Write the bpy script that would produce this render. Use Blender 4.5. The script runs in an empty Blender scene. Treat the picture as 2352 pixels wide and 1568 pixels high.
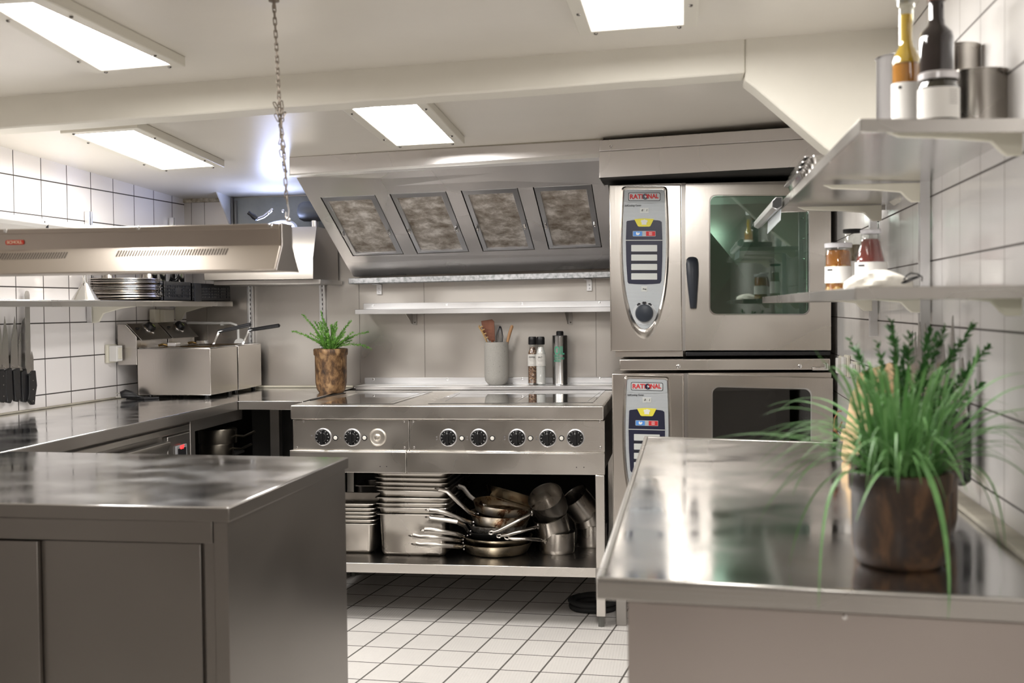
import bpy, bmesh, math, random
from mathutils import Vector, Matrix
random.seed(7)
SC = bpy.context.scene
COL = SC.collection

# ---------------------------------------------------------------- camera
FPX, W, H, ZC = 2700.0, 2352, 1568, 1.223
YAW, PITCH, ROLL = 0.1442948439, 0.0290618534, -0.0109367698
_cy, _sy = math.cos(YAW), math.sin(YAW)
FWD = Vector((-_sy*math.cos(PITCH), _cy*math.cos(PITCH), -math.sin(PITCH)))
_r0 = Vector((_cy, _sy, 0)); _u0 = _r0.cross(FWD)
RT = _r0*math.cos(ROLL) + _u0*math.sin(ROLL)
UP = _u0*math.cos(ROLL) - _r0*math.sin(ROLL)
cam = bpy.data.cameras.new('camera'); camo = bpy.data.objects.new('camera', cam); COL.objects.link(camo)
M3 = Matrix((RT, UP, -FWD)).transposed()
camo.matrix_world = Matrix.Translation((0, 0, ZC)) @ M3.to_4x4()
cam.sensor_width = 36; cam.lens = FPX/W*36; cam.clip_start = 0.05; cam.clip_end = 50
cam.dof.use_dof = True; cam.dof.focus_distance = 4.75; cam.dof.aperture_fstop = 5.0
SC.camera = camo
SC.view_settings.view_transform = 'Standard'; SC.view_settings.look = 'None'
SC.view_settings.exposure = 2.07; SC.view_settings.gamma = 1.0
SC.view_settings.use_curve_mapping = False
SC.cycles.sample_clamp_indirect = 4.0; SC.cycles.blur_glossy = 1.0; SC.cycles.max_bounces = 10; SC.cycles.diffuse_bounces = 5; SC.cycles.glossy_bounces = 5; SC.cycles.transparent_max_bounces = 12
wd = bpy.data.worlds.new('world'); SC.world = wd; wd.use_nodes = True
wd.node_tree.nodes['Background'].inputs[0].default_value = (.9, .92, 1, 1)
wd.node_tree.nodes['Background'].inputs[1].default_value = 0.0
LAMP = 8.5          # strength of the ceiling panels

# ---------------------------------------------------------------- places: a point of the room from a sight line and a known plane
def ray(x, y): return FWD*FPX + RT*(x-W/2) - UP*(y-H/2)
O3 = Vector((0, 0, ZC))
def at(x, y, Y): d = ray(x, y); return O3 + d*(Y/d.y)
def atZ(x, y, Z): d = ray(x, y); return O3 + d*((Z-ZC)/d.z)
def atX(x, y, X): d = ray(x, y); return O3 + d*(X/d.x)
def ceil_far(X, Y): return 1.815 - .052*(Y-4.48) + .010*(X+2.46)
def atC(x, y, off=0.0):
    d = ray(x, y)
    # z = a + b*Y + c*X
    a = 1.815 + .052*4.48 + .0246 - off
    t = (a-ZC)/(d.z + .052*d.y - .010*d.x)
    return O3 + d*t

# ---------------------------------------------------------------- materials
def nmat(name):
    m = bpy.data.materials.new(name); m.use_nodes = True
    nt = m.node_tree; b = nt.nodes['Principled BSDF']
    return m, nt, b
def N(nt, t, **kw):
    n = nt.nodes.new(t)
    for k, v in kw.items(): setattr(n, k, v)
    return n
def plain(name, col, rough=.5, metal=0., trans=0., ior=1.45, emit=None, es=0, coat=0., spec=None, sss=0.):
    m, nt, b = nmat(name)
    b.inputs['Base Color'].default_value = (*col, 1); b.inputs['Roughness'].default_value = rough
    b.inputs['Metallic'].default_value = metal; b.inputs['Transmission Weight'].default_value = trans
    b.inputs['IOR'].default_value = ior; b.inputs['Coat Weight'].default_value = coat
    if spec is not None: b.inputs['Specular IOR Level'].default_value = spec
    if emit: b.inputs['Emission Color'].default_value = (*emit, 1); b.inputs['Emission Strength'].default_value = es
    return m
def noise(nt, scale, vec=(1, 1, 1), detail=4, rough=.55, dist=0):
    tc = N(nt, 'ShaderNodeTexCoord'); mp = N(nt, 'ShaderNodeMapping'); mp.inputs['Scale'].default_value = vec
    n = N(nt, 'ShaderNodeTexNoise'); n.inputs['Scale'].default_value = scale; n.inputs['Detail'].default_value = detail
    n.inputs['Roughness'].default_value = rough; n.inputs['Distortion'].default_value = dist
    nt.links.new(tc.outputs['Object'], mp.inputs['Vector']); nt.links.new(mp.outputs['Vector'], n.inputs['Vector'])
    return n.outputs['Fac']
def ramp(nt, fac, stops):
    r = N(nt, 'ShaderNodeValToRGB'); e = r.color_ramp.elements
    e[0].position, e[0].color = stops[0][0], (*stops[0][1], 1)
    e[1].position, e[1].color = stops[-1][0], (*stops[-1][1], 1)
    for p, c in stops[1:-1]:
        q = e.new(p); q.color = (*c, 1)
    nt.links.new(fac, r.inputs['Fac']); return r.outputs['Color']
def mrange(nt, fac, a, b, c, d):
    r = N(nt, 'ShaderNodeMapRange'); nt.links.new(fac, r.inputs['Value'])
    for k, v in zip(('From Min', 'From Max', 'To Min', 'To Max'), (a, b, c, d)): r.inputs[k].default_value = v
    return r.outputs['Result']
def bump(nt, b, h, strength=.1, dist=.01, prev=None):
    n = N(nt, 'ShaderNodeBump'); n.inputs['Strength'].default_value = strength; n.inputs['Distance'].default_value = dist
    nt.links.new(h, n.inputs['Height'])
    if prev: nt.links.new(prev, n.inputs['Normal'])
    nt.links.new(n.outputs['Normal'], b.inputs['Normal']); return n.outputs['Normal']
def steel(name, col=(.55, .53, .50), r0=.2, r1=.38, grain=(1, 1, 60), gs=.05, wav=.0, wscale=3., blotch=2.5, dirt=.12, met=1.):
    m, nt, b = nmat(name); b.inputs['Metallic'].default_value = met
    n1 = noise(nt, blotch, (1, 1, 1), 1.5, .5, .2)
    c = ramp(nt, n1, [(.3, tuple(x*(1-dirt) for x in col)), (.7, tuple(min(1, x*(1+dirt*.5)) for x in col))])
    nt.links.new(c, b.inputs['Base Color'])
    n2 = noise(nt, 6, grain, 3, .6)
    nt.links.new(mrange(nt, n1, .3, .7, r0, r1), b.inputs['Roughness'])
    nrm = bump(nt, b, n2, gs, .002)
    if wav:
        n3 = noise(nt, wscale, (1, 1, 1), 2, .4)
        bump(nt, b, n3, wav, .02, nrm)
    return m
def tile(name, ux, uy, bw, bh, offx, offy, mort, c1, cm, rough=.12, vm=None, bumpy=.25, spots=False, tone=None):
    """ceramic tiles: ux, uy are the directions of the two tile axes in world space"""
    m, nt, b = nmat(name)
    g = N(nt, 'ShaderNodeNewGeometry')
    outs = []
    for d, o, s in ((ux, offx, bw), (uy, offy, bh)):
        dp = N(nt, 'ShaderNodeVectorMath', operation='DOT_PRODUCT'); dp.inputs[1].default_value = d
        nt.links.new(g.outputs['Position'], dp.inputs[0])
        a = N(nt, 'ShaderNodeMath', operation='SUBTRACT'); a.inputs[1].default_value = o; nt.links.new(dp.outputs['Value'], a.inputs[0])
        q = N(nt, 'ShaderNodeMath', operation='DIVIDE'); q.inputs[1].default_value = s; nt.links.new(a.outputs[0], q.inputs[0])
        fr = N(nt, 'ShaderNodeMath', operation='FRACT'); nt.links.new(q.outputs[0], fr.inputs[0])
        pp = N(nt, 'ShaderNodeMath', operation='PINGPONG'); pp.inputs[1].default_value = .5; nt.links.new(q.outputs[0], pp.inputs[0])
        mu = N(nt, 'ShaderNodeMath', operation='MULTIPLY'); mu.inputs[1].default_value = s; nt.links.new(pp.outputs[0], mu.inputs[0])
        fl = N(nt, 'ShaderNodeMath', operation='FLOOR'); nt.links.new(q.outputs[0], fl.inputs[0])
        outs.append((mu.outputs[0], fl.outputs[0]))
    cols = []
    def step(v, w):
        r = mrange(nt, v, w*.75, w*1.3, 1, 0); return r
    mh = step(outs[1][0], mort/2); mv = step(outs[0][0], (mort if vm is None else vm[0])/2)
    cb = N(nt, 'ShaderNodeCombineXYZ'); nt.links.new(outs[0][1], cb.inputs[0]); nt.links.new(outs[1][1], cb.inputs[1])
    wn = N(nt, 'ShaderNodeTexWhiteNoise', noise_dimensions='3D'); nt.links.new(cb.outputs[0], wn.inputs['Vector'])
    base = ramp(nt, wn.outputs['Value'], [(0, tuple(x*.965 for x in c1)), (1, c1)])
    if tone:
        tn = noise(nt, tone[0], (1, 1, 1), 5, .6)
        tr = ramp(nt, tn, [(.35, (tone[1],)*3), (.65, (1, 1, 1))])
        mx = N(nt, 'ShaderNodeMix', data_type='RGBA', blend_type='MULTIPLY'); mx.inputs[0].default_value = 1
        nt.links.new(base, mx.inputs[6]); nt.links.new(tr, mx.inputs[7]); base = mx.outputs[2]
    def mix(f, a, col):
        mx = N(nt, 'ShaderNodeMix', data_type='RGBA'); nt.links.new(f, mx.inputs[0]); nt.links.new(a, mx.inputs[6]); mx.inputs[7].default_value = (*col, 1)
        return mx.outputs[2]
    c = mix(mv, base, cm if vm is None else vm[1]); c = mix(mh, c, cm)
    nt.links.new(c, b.inputs['Base Color'])
    mm = N(nt, 'ShaderNodeMath', operation='MAXIMUM'); nt.links.new(mh, mm.inputs[0]); nt.links.new(mv, mm.inputs[1])
    nt.links.new(mrange(nt, mm.outputs[0], 0, 1, rough, .8), b.inputs['Roughness'])
    inv = N(nt, 'ShaderNodeMath', operation='SUBTRACT'); inv.inputs[0].default_value = 1; nt.links.new(mm.outputs[0], inv.inputs[1])
    nr = bump(nt, b, inv.outputs[0], bumpy, .002)
    # every tile sits a little out of plane
    wv = noise(nt, 5, (1, 1, 1), 2, .5); nr = bump(nt, b, wv, .12, .01, nr)
    if spots:
        v = N(nt, 'ShaderNodeTexVoronoi'); v.inputs['Scale'].default_value = 95; v.inputs['Randomness'].default_value = 0
        nt.links.new(g.outputs['Position'], v.inputs['Vector'])
        bump(nt, b, mrange(nt, v.outputs['Distance'], .2, .45, 1, 0), .5, .002, nr)
    return m
def emis(name, col, s):
    m = bpy.data.materials.new(name); m.use_nodes = True; nt = m.node_tree; nt.nodes.clear()
    e = N(nt, 'ShaderNodeEmission'); e.inputs[0].default_value = (*col, 1); e.inputs[1].default_value = s
    o = N(nt, 'ShaderNodeOutputMaterial'); nt.links.new(e.outputs[0], o.inputs[0]); return m
def emis_front(name, col, s):
    m = bpy.data.materials.new(name); m.use_nodes = True; nt = m.node_tree; nt.nodes.clear()
    m.cycles.emission_sampling = 'FRONT'
    e = N(nt, 'ShaderNodeEmission'); e.inputs[0].default_value = (*col, 1); e.inputs[1].default_value = s
    o = N(nt, 'ShaderNodeOutputMaterial'); nt.links.new(e.outputs[0], o.inputs[0]); return m
def pane(name, tint, gl=.16, rough=.02):
    m = bpy.data.materials.new(name); m.use_nodes = True; nt = m.node_tree; nt.nodes.clear()
    t = N(nt, 'ShaderNodeBsdfTransparent'); t.inputs[0].default_value = (*tint, 1)
    g = N(nt, 'ShaderNodeBsdfGlossy'); g.inputs[0].default_value = (1, 1, 1, 1); g.inputs[1].default_value = rough
    mx = N(nt, 'ShaderNodeMixShader'); mx.inputs[0].default_value = gl
    nt.links.new(t.outputs[0], mx.inputs[1]); nt.links.new(g.outputs[0], mx.inputs[2])
    o = N(nt, 'ShaderNodeOutputMaterial'); nt.links.new(mx.outputs[0], o.inputs[0]); return m
def noisy(name, stops, scale=5, vec=(1, 1, 1), rough=.6, bs=.1, detail=6, metal=0, dist=0, nr=.6):
    m, nt, b = nmat(name); f = noise(nt, scale, vec, detail, nr, dist)
    nt.links.new(ramp(nt, f, stops), b.inputs['Base Color']); b.inputs['Roughness'].default_value = rough; b.inputs['Metallic'].default_value = metal
    if bs: bump(nt, b, f, bs, .003)
    return m

ST = steel('steel_brushed', grain=(1, 1, 40), r0=.24, r1=.36)
STV = steel('steel_oven', (.66, .62, .575), .2, .32, grain=(60, 60, 1), gs=.04)
STH = steel('steel_range', (.74, .71, .67), .22, .34, grain=(1, 1, 50), gs=.03, dirt=.08, blotch=5)
STOP = steel('steel_worktop', (.76, .76, .76), .06, .20, grain=(30, 30, 30), gs=.0, wav=.06, wscale=3.5, blotch=6, dirt=.08)
STIS = steel('steel_island', (.42, .40, .38), .28, .42, grain=(1, 1, 50), gs=.04)
STBK = steel('steel_wall_cladding', (.58, .55, .515), .26, .5, grain=(40, 40, 1), gs=.03, dirt=.15, blotch=3)
STHD = steel('steel_hood', (.74, .71, .70), .24, .34, grain=(1, 1, 40), gs=.0, dirt=.0, met=.75)
STLG = steel('steel_bridge', (.56, .50, .44), .25, .36, grain=(1, 1, 60), gs=.05)
PANS = steel('steel_pan', (.55, .52, .48), .2, .38, grain=(6, 6, 6), gs=.03, blotch=9, dirt=.25)
CHROME = plain('chrome', (.75, .74, .73), .12, 1)
ALU = steel('aluminium', (.80, .80, .81), .28, .4, grain=(1, 50, 50), gs=.03)
ALUD = plain('aluminium_edge', (.62, .62, .64), .35, 1)
GALV = noisy('galvanised', [(.35, (.36, .38, .39)), (.5, (.55, .56, .58)), (.65, (.66, .67, .69))], 55, rough=.42, bs=.02, metal=.85, detail=2)
BLACK = plain('black_plastic', (.012, .012, .014), .35)
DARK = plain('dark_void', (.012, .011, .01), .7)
RUB = plain('black_rubber', (.02, .02, .02), .75)
WHT = plain('white_enamel', (.80, .79, .77), .35)
CREAM = plain('cream_bracket', (.76, .73, .62), .4)
CEIL = noisy('ceiling_paint', [(.3, (.66, .625, .56)), (.7, (.73, .695, .63))], 1.2, rough=.34, bs=.03)
BEAM = noisy('beam_plaster', [(.3, (.74, .71, .63)), (.7, (.80, .77, .69))], 3, rough=.6, bs=.25)
def _box_uv(): pass
WALL_L = tile('tiles_left', (0, 1, 0), (0, 0, 1), .1735, .1395, 4.115, .902, .0046, (.92, .89, .885), (.045, .038, .035))
WALL_R = tile('tiles_right', (0, 1, 0), (0, 0, 1), .1700, .1400, 2.045, .894, .0040, (.89, .87, .855), (.10, .085, .08), vm=(.0040, (.30, .275, .26)))
FLOOR = tile('tiles_floor', (.991, -.134, 0), (.07, .998, 0), .1392, .1825, -1.414, 4.386, .0065, (.74, .71, .68), (.10, .09, .08), rough=.42, bumpy=.3, spots=True, tone=(1.7, .9))

# ---------------------------------------------------------------- mesh builder
ROOT = {}
def V(*a): return Vector(a)
def frame(d):
    d = d.normalized(); a = Vector((0, 0, 1)) if abs(d.z) < .9 else Vector((1, 0, 0))
    x = a.cross(d).normalized(); return x, d.cross(x), d
class MB:
    def __init__(s): s.v = []; s.f = []
    def add(s, vs, fs):
        o = len(s.v); s.v += [Vector(p) for p in vs]; s.f += [tuple(i+o for i in f) for f in fs]; return s
    def hexa(s, p):   # p: 4 bottom (ccw) then 4 top
        return s.add(p, [(3, 2, 1, 0), (4, 5, 6, 7), (0, 1, 5, 4), (1, 2, 6, 5), (2, 3, 7, 6), (3, 0, 4, 7)])
    def box(s, x0, x1, y0, y1, z0, z1):
        return s.hexa([(x0, y0, z0), (x1, y0, z0), (x1, y1, z0), (x0, y1, z0), (x0, y0, z1), (x1, y0, z1), (x1, y1, z1), (x0, y1, z1)])
    def obox(s, c, ax, ay, az):   # oriented box: centre and three half-vectors
        c = Vector(c); r = []
        for k in (-1, 1):
            for i, j in ((-1, -1), (1, -1), (1, 1), (-1, 1)): r.append(c+ax*i+ay*j+az*k)
        return s.hexa(r)
    def prism(s, pts, off):
        n = len(pts); off = Vector(off); a = [Vector(p) for p in pts]
        return s.add(a+[p+off for p in a], [tuple(range(n))[::-1], tuple(range(n, 2*n))]+[(i, (i+1) % n, n+(i+1) % n, n+i) for i in range(n)])
    def ring(s, outer, inner, off):   # plate with a hole
        n = len(outer); off = Vector(off); A = [Vector(p) for p in outer]; B = [Vector(p) for p in inner]
        vs = A+B+[p+off for p in A]+[p+off for p in B]; fs = []
        for i in range(n):
            j = (i+1) % n
            fs += [(i, j, n+j, n+i), (2*n+j, 2*n+i, 3*n+i, 3*n+j), (j, i, 2*n+i, 2*n+j), (n+i, n+j, 3*n+j, 3*n+i)]
        return s.add(vs, fs)
    def loft(s, loops, close=True, cap0=True, cap1=True):
        n = len(loops[0]); vs = [Vector(p) for l in loops for p in l]; fs = []
        for k in range(len(loops)-1):
            for i in range(n if close else n-1):
                j = (i+1) % n; fs.append((k*n+i, k*n+j, (k+1)*n+j, (k+1)*n+i))
        if cap0: fs.append(tuple(range(n))[::-1])
        if cap1: m = (len(loops)-1)*n; fs.append(tuple(range(m, m+n)))
        return s.add(vs, fs)
    def lathe(s, prof, c, axis=(0, 0, 1), n=32, cap0=False, cap1=False):
        x, y, z = frame(Vector(axis)); c = Vector(c); L = []
        for r, h in prof:
            L.append([c+z*h+(x*math.cos(2*math.pi*i/n)+y*math.sin(2*math.pi*i/n))*max(r, 1e-5) for i in range(n)])
        return s.loft(L, True, cap0, cap1)
    def cyl(s, p0, p1, r0, r1=None, n=20):
        p0, p1 = Vector(p0), Vector(p1); r1 = r0 if r1 is None else r1
        return s.lathe([(r0, 0), (r1, (p1-p0).length)], p0, p1-p0, n, True, True)
    def tube(s, path, r, n=8, closed=False, flat=None):
        P = [Vector(p) for p in path]; L = []; m = len(P); px = None
        for i, p in enumerate(P):
            a = P[(i-1) % m] if (closed or i > 0) else p; b = P[(i+1) % m] if (closed or i < m-1) else p
            d = (b-a).normalized()
            if px is None: px = frame(d)[0]
            px = (px-d*px.dot(d)).normalized(); py = d.cross(px)
            rr = r[i] if isinstance(r, (list, tuple)) else r
            fx, fy = (rr, rr) if flat is None else (rr*flat[0], rr*flat[1])
            L.append([p+px*fx*math.cos(2*math.pi*k/n)+py*fy*math.sin(2*math.pi*k/n) for k in range(n)])
        if closed: L.append(L[0])
        return s.loft(L, True, not closed, not closed)
    def ball(s, c, r, n=16, sq=(1, 1, 1)):
        c = Vector(c); L = []
        for i in range(1, n//2):
            t = math.pi*i/(n//2)
            L.append([c+Vector((r*sq[0]*math.sin(t)*math.cos(2*math.pi*k/n), r*sq[1]*math.sin(t)*math.sin(2*math.pi*k/n), -r*sq[2]*math.cos(t))) for k in range(n)])
        return s.loft(L)
    def build(s, name, mat, parent=None, bev=0, loc=None, sharp=35, seg=2, smooth=True, weld=False, flat=False):
        root = Vector(loc) if loc is not None else (ROOT[parent.name] if parent is not None else Vector((0, 0, 0)))
        me = bpy.data.meshes.new(name); me.from_pydata([tuple(v-root) for v in s.v], [], s.f)
        bm = bmesh.new(); bm.from_mesh(me)
        if weld: bmesh.ops.remove_doubles(bm, verts=bm.verts, dist=1e-5)
        bmesh.ops.recalc_face_normals(bm, faces=bm.faces); bm.to_mesh(me); bm.free()
        for m in (mat if isinstance(mat, (list, tuple)) else [mat]): me.materials.append(m)
        if smooth and not flat:
            me.shade_smooth(); me.set_sharp_from_angle(angle=math.radians(sharp))
        o = bpy.data.objects.new(name, me); COL.objects.link(o)
        if parent is not None: o.parent = parent
        else: o.location = root
        ROOT[o.name] = root
        if bev:
            b = o.modifiers.new('bevel', 'BEVEL'); b.width = bev; b.segments = seg; b.limit_method = 'ANGLE'; b.angle_limit = math.radians(40); b.harden_normals = False
        return o
def tag(o, label=None, cat=None, group=None, kind=None):
    if label: o['label'] = label
    if cat: o['category'] = cat
    if group: o['group'] = group
    if kind: o['kind'] = kind
    return o
def thing(name, label, cat, loc, group=None):
    o = bpy.data.objects.new(name, None); COL.objects.link(o); o.location = Vector(loc); o.empty_display_size = .05
    ROOT[o.name] = Vector(loc); return tag(o, label, cat, group)
def copy_tree(o, parent=None):
    c = o.copy(); COL.objects.link(c); c.parent = parent; ROOT[c.name] = ROOT[o.name]
    for ch in list(o.children): copy_tree(ch, c)
    return c
def text(s, name, mat, parent, c, xdir, ydir, size, ext=.0003, thick=0, shear=0, align='CENTER', width=None):
    """raised lettering lying on a surface: c = centre, xdir = reading direction, ydir = up"""
    cu = bpy.data.curves.new(name, 'FONT'); cu.body = s; cu.size = size; cu.extrude = ext; cu.offset = thick; cu.shear = shear
    cu.align_x = align; cu.align_y = 'CENTER'; cu.resolution_u = 3
    to = bpy.data.objects.new(name+'_tmp', cu); COL.objects.link(to); dg = bpy.context.evaluated_depsgraph_get()
    me = bpy.data.meshes.new_from_object(to.evaluated_get(dg)); bpy.data.objects.remove(to)
    xd, yd = Vector(xdir).normalized(), Vector(ydir).normalized(); zd = xd.cross(yd); c = Vector(c); root = ROOT[parent.name]
    sx = 1
    if width:
        xs = [v.co.x for v in me.vertices]; sx = width/(max(xs)-min(xs))
    for v in me.vertices: p = v.co.copy(); v.co = c+xd*p.x*sx+yd*p.y+zd*p.z-root
    me.materials.clear(); me.materials.append(mat)
    o = bpy.data.objects.new(name, me); COL.objects.link(o); o.parent = parent; ROOT[o.name] = root; return o
def rrect(cx, cz, hw, hh, r, n=6):
    """rounded rectangle, (u, v) points counter-clockwise"""
    out = []
    for (sx, sz, a0) in ((1, 1, 0), (-1, 1, 90), (-1, -1, 180), (1, -1, 270)):
        for i in range(n+1):
            a = math.radians(a0+90*i/n); out.append((cx+sx*(hw-r)+r*math.cos(a), cz+sz*(hh-r)+r*math.sin(a)))
    return out
def struct(o): o['kind'] = 'structure'; return o
def screws(pts, d, r, name, mat, parent, h=.0015):
    for p in pts:
        m = MB(); m.lathe([(r, 0), (r*.95, h*.6), (r*.55, h)], p, d, 12, True, True); m.build(name, mat, parent)

# ================================================================ THE ROOM
YB = 5.45
def lx(y): return -2.49 + .0643*(y-4.0)      # left wall
def rx(y): return .53 + .015*(y-2.2)         # right wall
YN = -2.6
ZN = 1.911
m = MB(); m.box(-3.2, 1.2, YN-.1, YB+.1, -.1, 0); struct(m.build('floor', FLOOR))
m = MB(); m.hexa([(lx(YN)-.1, YN, 0), (lx(YN), YN, 0), (lx(YB), YB, 0), (lx(YB)-.1, YB, 0), (lx(YN)-.1, YN, 2.1), (lx(YN), YN, 2.1), (lx(YB), YB, 2.1), (lx(YB)-.1, YB, 2.1)])
struct(m.build('wall_left', WALL_L))
m = MB(); m.hexa([(rx(YN), YN, 0), (rx(YN)+.1, YN, 0), (rx(YB)+.1, YB, 0), (rx(YB), YB, 0), (rx(YN), YN, 2.1), (rx(YN)+.1, YN, 2.1), (rx(YB)+.1, YB, 2.1), (rx(YB), YB, 2.1)])
struct(m.build('wall_right', WALL_R))
m = MB(); m.box(-3.1, 1.0, YB, YB+.1, 0, 2.1); struct(m.build('wall_back', STBK))
m = MB(); m.box(-3.1, 1.0, YN-.1, YN, 0, 2.1); struct(m.build('wall_front', plain('rear_wall_paint', (.30, .25, .22), .6)))
# ceilings and the plastered beam between them
def beam_y(X): return 3.127 - .161*(X-.169)
XL, XR = -3.0, .9
m = MB(); m.hexa([(XL, YN, ZN), (XR, YN, ZN), (XR, beam_y(XR)+.05, ZN), (XL, beam_y(XL)+.05, ZN), (XL, YN, ZN+.1), (XR, YN, ZN+.1), (XR, beam_y(XR)+.05, ZN+.1), (XL, beam_y(XL)+.05, ZN+.1)])
struct(m.build('ceiling', CEIL))
m = MB(); ya, yb = beam_y(XR)+.02, beam_y(XL)+.02
m.hexa([(XL, yb, ceil_far(XL, yb)), (XR, ya, ceil_far(XR, ya)), (XR, YB+.05, ceil_far(XR, YB+.05)), (XL, YB+.05, ceil_far(XL, YB+.05)),
        (XL, yb, 2.05), (XR, ya, 2.05), (XR, YB+.05, 2.05), (XL, YB+.05, 2.05)])
struct(m.build('ceiling', CEIL))
def bp(X, z, dy=0): return (X, beam_y(X)+dy, z)
XJ = .166
m = MB()
for X0, X1 in ((XL, XJ),):
    k = 30; lo = []
    for i in range(k+1):
        X = X0+(X1-X0)*i/k; zb = 1.811+.0058*(X+2.15)+random.uniform(-.0012, .0012)
        lo.append([bp(X, zb), bp(X, 1.99), bp(X, 1.99, .11), bp(X, zb, .11)])
    m.loft(lo)
struct(m.build('trim_1', BEAM, bev=.006))
# the gusset on the right: the beam's face carries on down to the right wall
pts = [(XJ, 1.99), (XJ, 1.826), (XJ-.003, 1.806), (.19, 1.783), (.36, 1.622), (rx(3.1)+.02, 1.46), (rx(3.1)+.02, 1.99)]
m = MB(); m.prism([bp(X, z, -.004) for X, z in pts], (0, .11, 0)); struct(m.build('trim_2', BEAM, bev=.005))
# sealant between worktop and walls
SEAL = noisy('sealant', [(.3, (.36, .33, .27)), (.7, (.62, .58, .48))], 8, rough=.6)
m = MB(); m.prism([(lx(2.0), 2.0, .847), (lx(2.0)+.022, 2.0, .8475), (lx(YB)+.016, YB, .8475), (lx(YB), YB, .847)], (0, 0, .007)); struct(m.build('trim_3', SEAL, bev=.003))
m = MB(); m.prism([(rx(1.5), 1.5, .847), (rx(1.5)-.04, 1.5, .8475), (rx(3.27)-.035, 3.27, .8475), (rx(3.27), 3.27, .847)], (0, 0, .010)); struct(m.build('trim_4', SEAL, bev=.003))
m = MB(); m.prism([(lx(YB), YB, .848), (-1.56, YB, .848), (-1.56, YB-.012, .848), (lx(YB), YB-.012, .848)], (0, 0, .010)); struct(m.build('trim_5', plain('cream_sealant', (.62, .58, .48), .5), bev=.003))
# seams of the steel wall cladding
m = MB()
for (xp, yp, z0, z1) in ((975, 760, .88, 1.36), (1369, 760, .88, 1.36), (826, 760, .87, 1.36), (476, 740, .87, 1.3), (440, 490, 1.3, 1.79), (470, 490, 1.3, 1.79)):
    X = at(xp, yp, YB).x; m.box(X-.0012, X+.0012, YB-.0022, YB, z0, z1)
struct(m.build('trim_6', plain('seam', (.30, .28, .26), .4, 1)))
# plastered strip over the left rear corner
X0, X1 = lx(YB), at(505, 442, YB).x
m = MB(); m.box(X0, X1, YB-.012, YB, ceil_far(-2.3, YB)-.018, 1.80); struct(m.build('trim_7', noisy('crumbling_plaster', [(.35, (.25, .2, .13)), (.6, (.6, .55, .45))], 30, rough=.9)))
# gusset and back plate of the lamp recess
GUS = plain('painted_gusset', (.74, .74, .74), .4)
Xg = at(534, 455, YB).x
m = MB(); m.prism([(Xg, YB, ceil_far(Xg, YB)), (Xg, YB-.19, ceil_far(Xg, YB-.19)+.0), (Xg, YB-.03, 1.63), (Xg, YB, 1.60)], (-.006, 0, 0)); struct(m.build('trim_8', GUS))
m = MB(); m.box(Xg+.012, at(770, 460, YB).x, YB-.014, YB, 1.36, ceil_far(-1.9, YB)-.004); struct(m.build('trim_9', noisy('grey_green_plate', [(.3, (.24, .25, .22)), (.7, (.36, .36, .32))], 6, rough=.5), bev=.003))
m = MB(); m.box(Xg+.003, Xg+.012, YB-.03, YB, 1.36, ceil_far(-1.9, YB)-.004); m.box(Xg+.02, Xg+.03, YB-.03, YB-.014, 1.36, ceil_far(-1.9, YB)-.02)
struct(m.build('trim_10', plain('old_pipe_grey', (.2, .19, .17), .5)))

# ================================================================ CEILING LIGHTS
DIFF = emis_front('lit_diffuser', (1.0, .972, .935), LAMP)
FRM = plain('light_frame', (.70, .67, .59), .4)
SCR = plain('screw_dark', (.10, .09, .08), .4, .8)
def ceiling_light(q, zf, label, fr=.035, th=.028, sc=()):
    """q: 4 diffuser corners (near-left, near-right, far-right, far-left) as (X, Y); zf(X, Y) = height of the ceiling"""
    c = sum((Vector(p) for p in q), Vector((0, 0)))/4
    T = thing('ceiling_light', label, 'light', (c.x, c.y, zf(c.x, c.y)), 'flat ceiling lights')
    Q = [Vector(p) for p in q]
    ex = (Q[1]-Q[0]).normalized(); ey = (Q[3]-Q[0]).normalized()
    sg = [(-1, -1), (1, -1), (1, 1), (-1, 1)]
    O = [Q[i]+ex*fr*sg[i][0]+ey*fr*sg[i][1] for i in range(4)]
    P = lambda p, d: Vector((p.x, p.y, zf(p.x, p.y)-d))
    m = MB(); m.ring([P(p, .0) for p in O], [P(p, .0) for p in Q], (0, 0, -th)); m.build('frame', FRM, T, bev=.003)
    m = MB(); m.add([P(p, th-.003) for p in Q], [(0, 1, 2, 3)]); dd_ = m.build('diffuser', DIFF, T)
    if dd_.data.polygons[0].normal.z > 0: dd_.data.flip_normals()
    mids = []
    for a, b, f in ((0, 3, .2), (0, 3, .8), (1, 2, .2), (1, 2, .8), (0, 1, .1), (3, 2, .1), (3, 2, .9)):
        p = O[a].lerp(O[b], f)*.5+Q[a].lerp(Q[b], f)*.5; mids.append(P(p, th))
    screws(mids, (0, 0, -1), .005, 'screw', SCR, T, .004)
    return T
TH = .028
def cN(x, y): p = atZ(x, y, ZN-TH); return (p.x, p.y)
def cF(x, y): p = atC(x, y, TH); return (p.x, p.y)
zn = lambda X, Y: ZN
a1 = [cN(-22, 12), cN(75, 7), cN(390, 149), cN(234, 163)]
ceiling_light(a1, zn, 'large lit ceiling panel in the top left corner before the beam')
fr_, fl_ = cN(1568, 57), cN(1360, 73)
ceiling_light([(fl_[0], fl_[1]-.95), (fr_[0], fr_[1]-.95), fr_, fl_], zn, 'lit ceiling panel cut by the top of the frame, nearest the right wall')
ceiling_light([cF(170, 310), cF(306, 300), cF(490, 382), cF(373, 390)], ceil_far, 'lit ceiling panel behind the beam beside the left tiled wall')
p3 = [cF(797, 240), cF(945, 230), cF(1042, 328), cF(912, 335)]
ceiling_light(p3, ceil_far, 'lit ceiling panel just before the big range hood')
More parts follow.
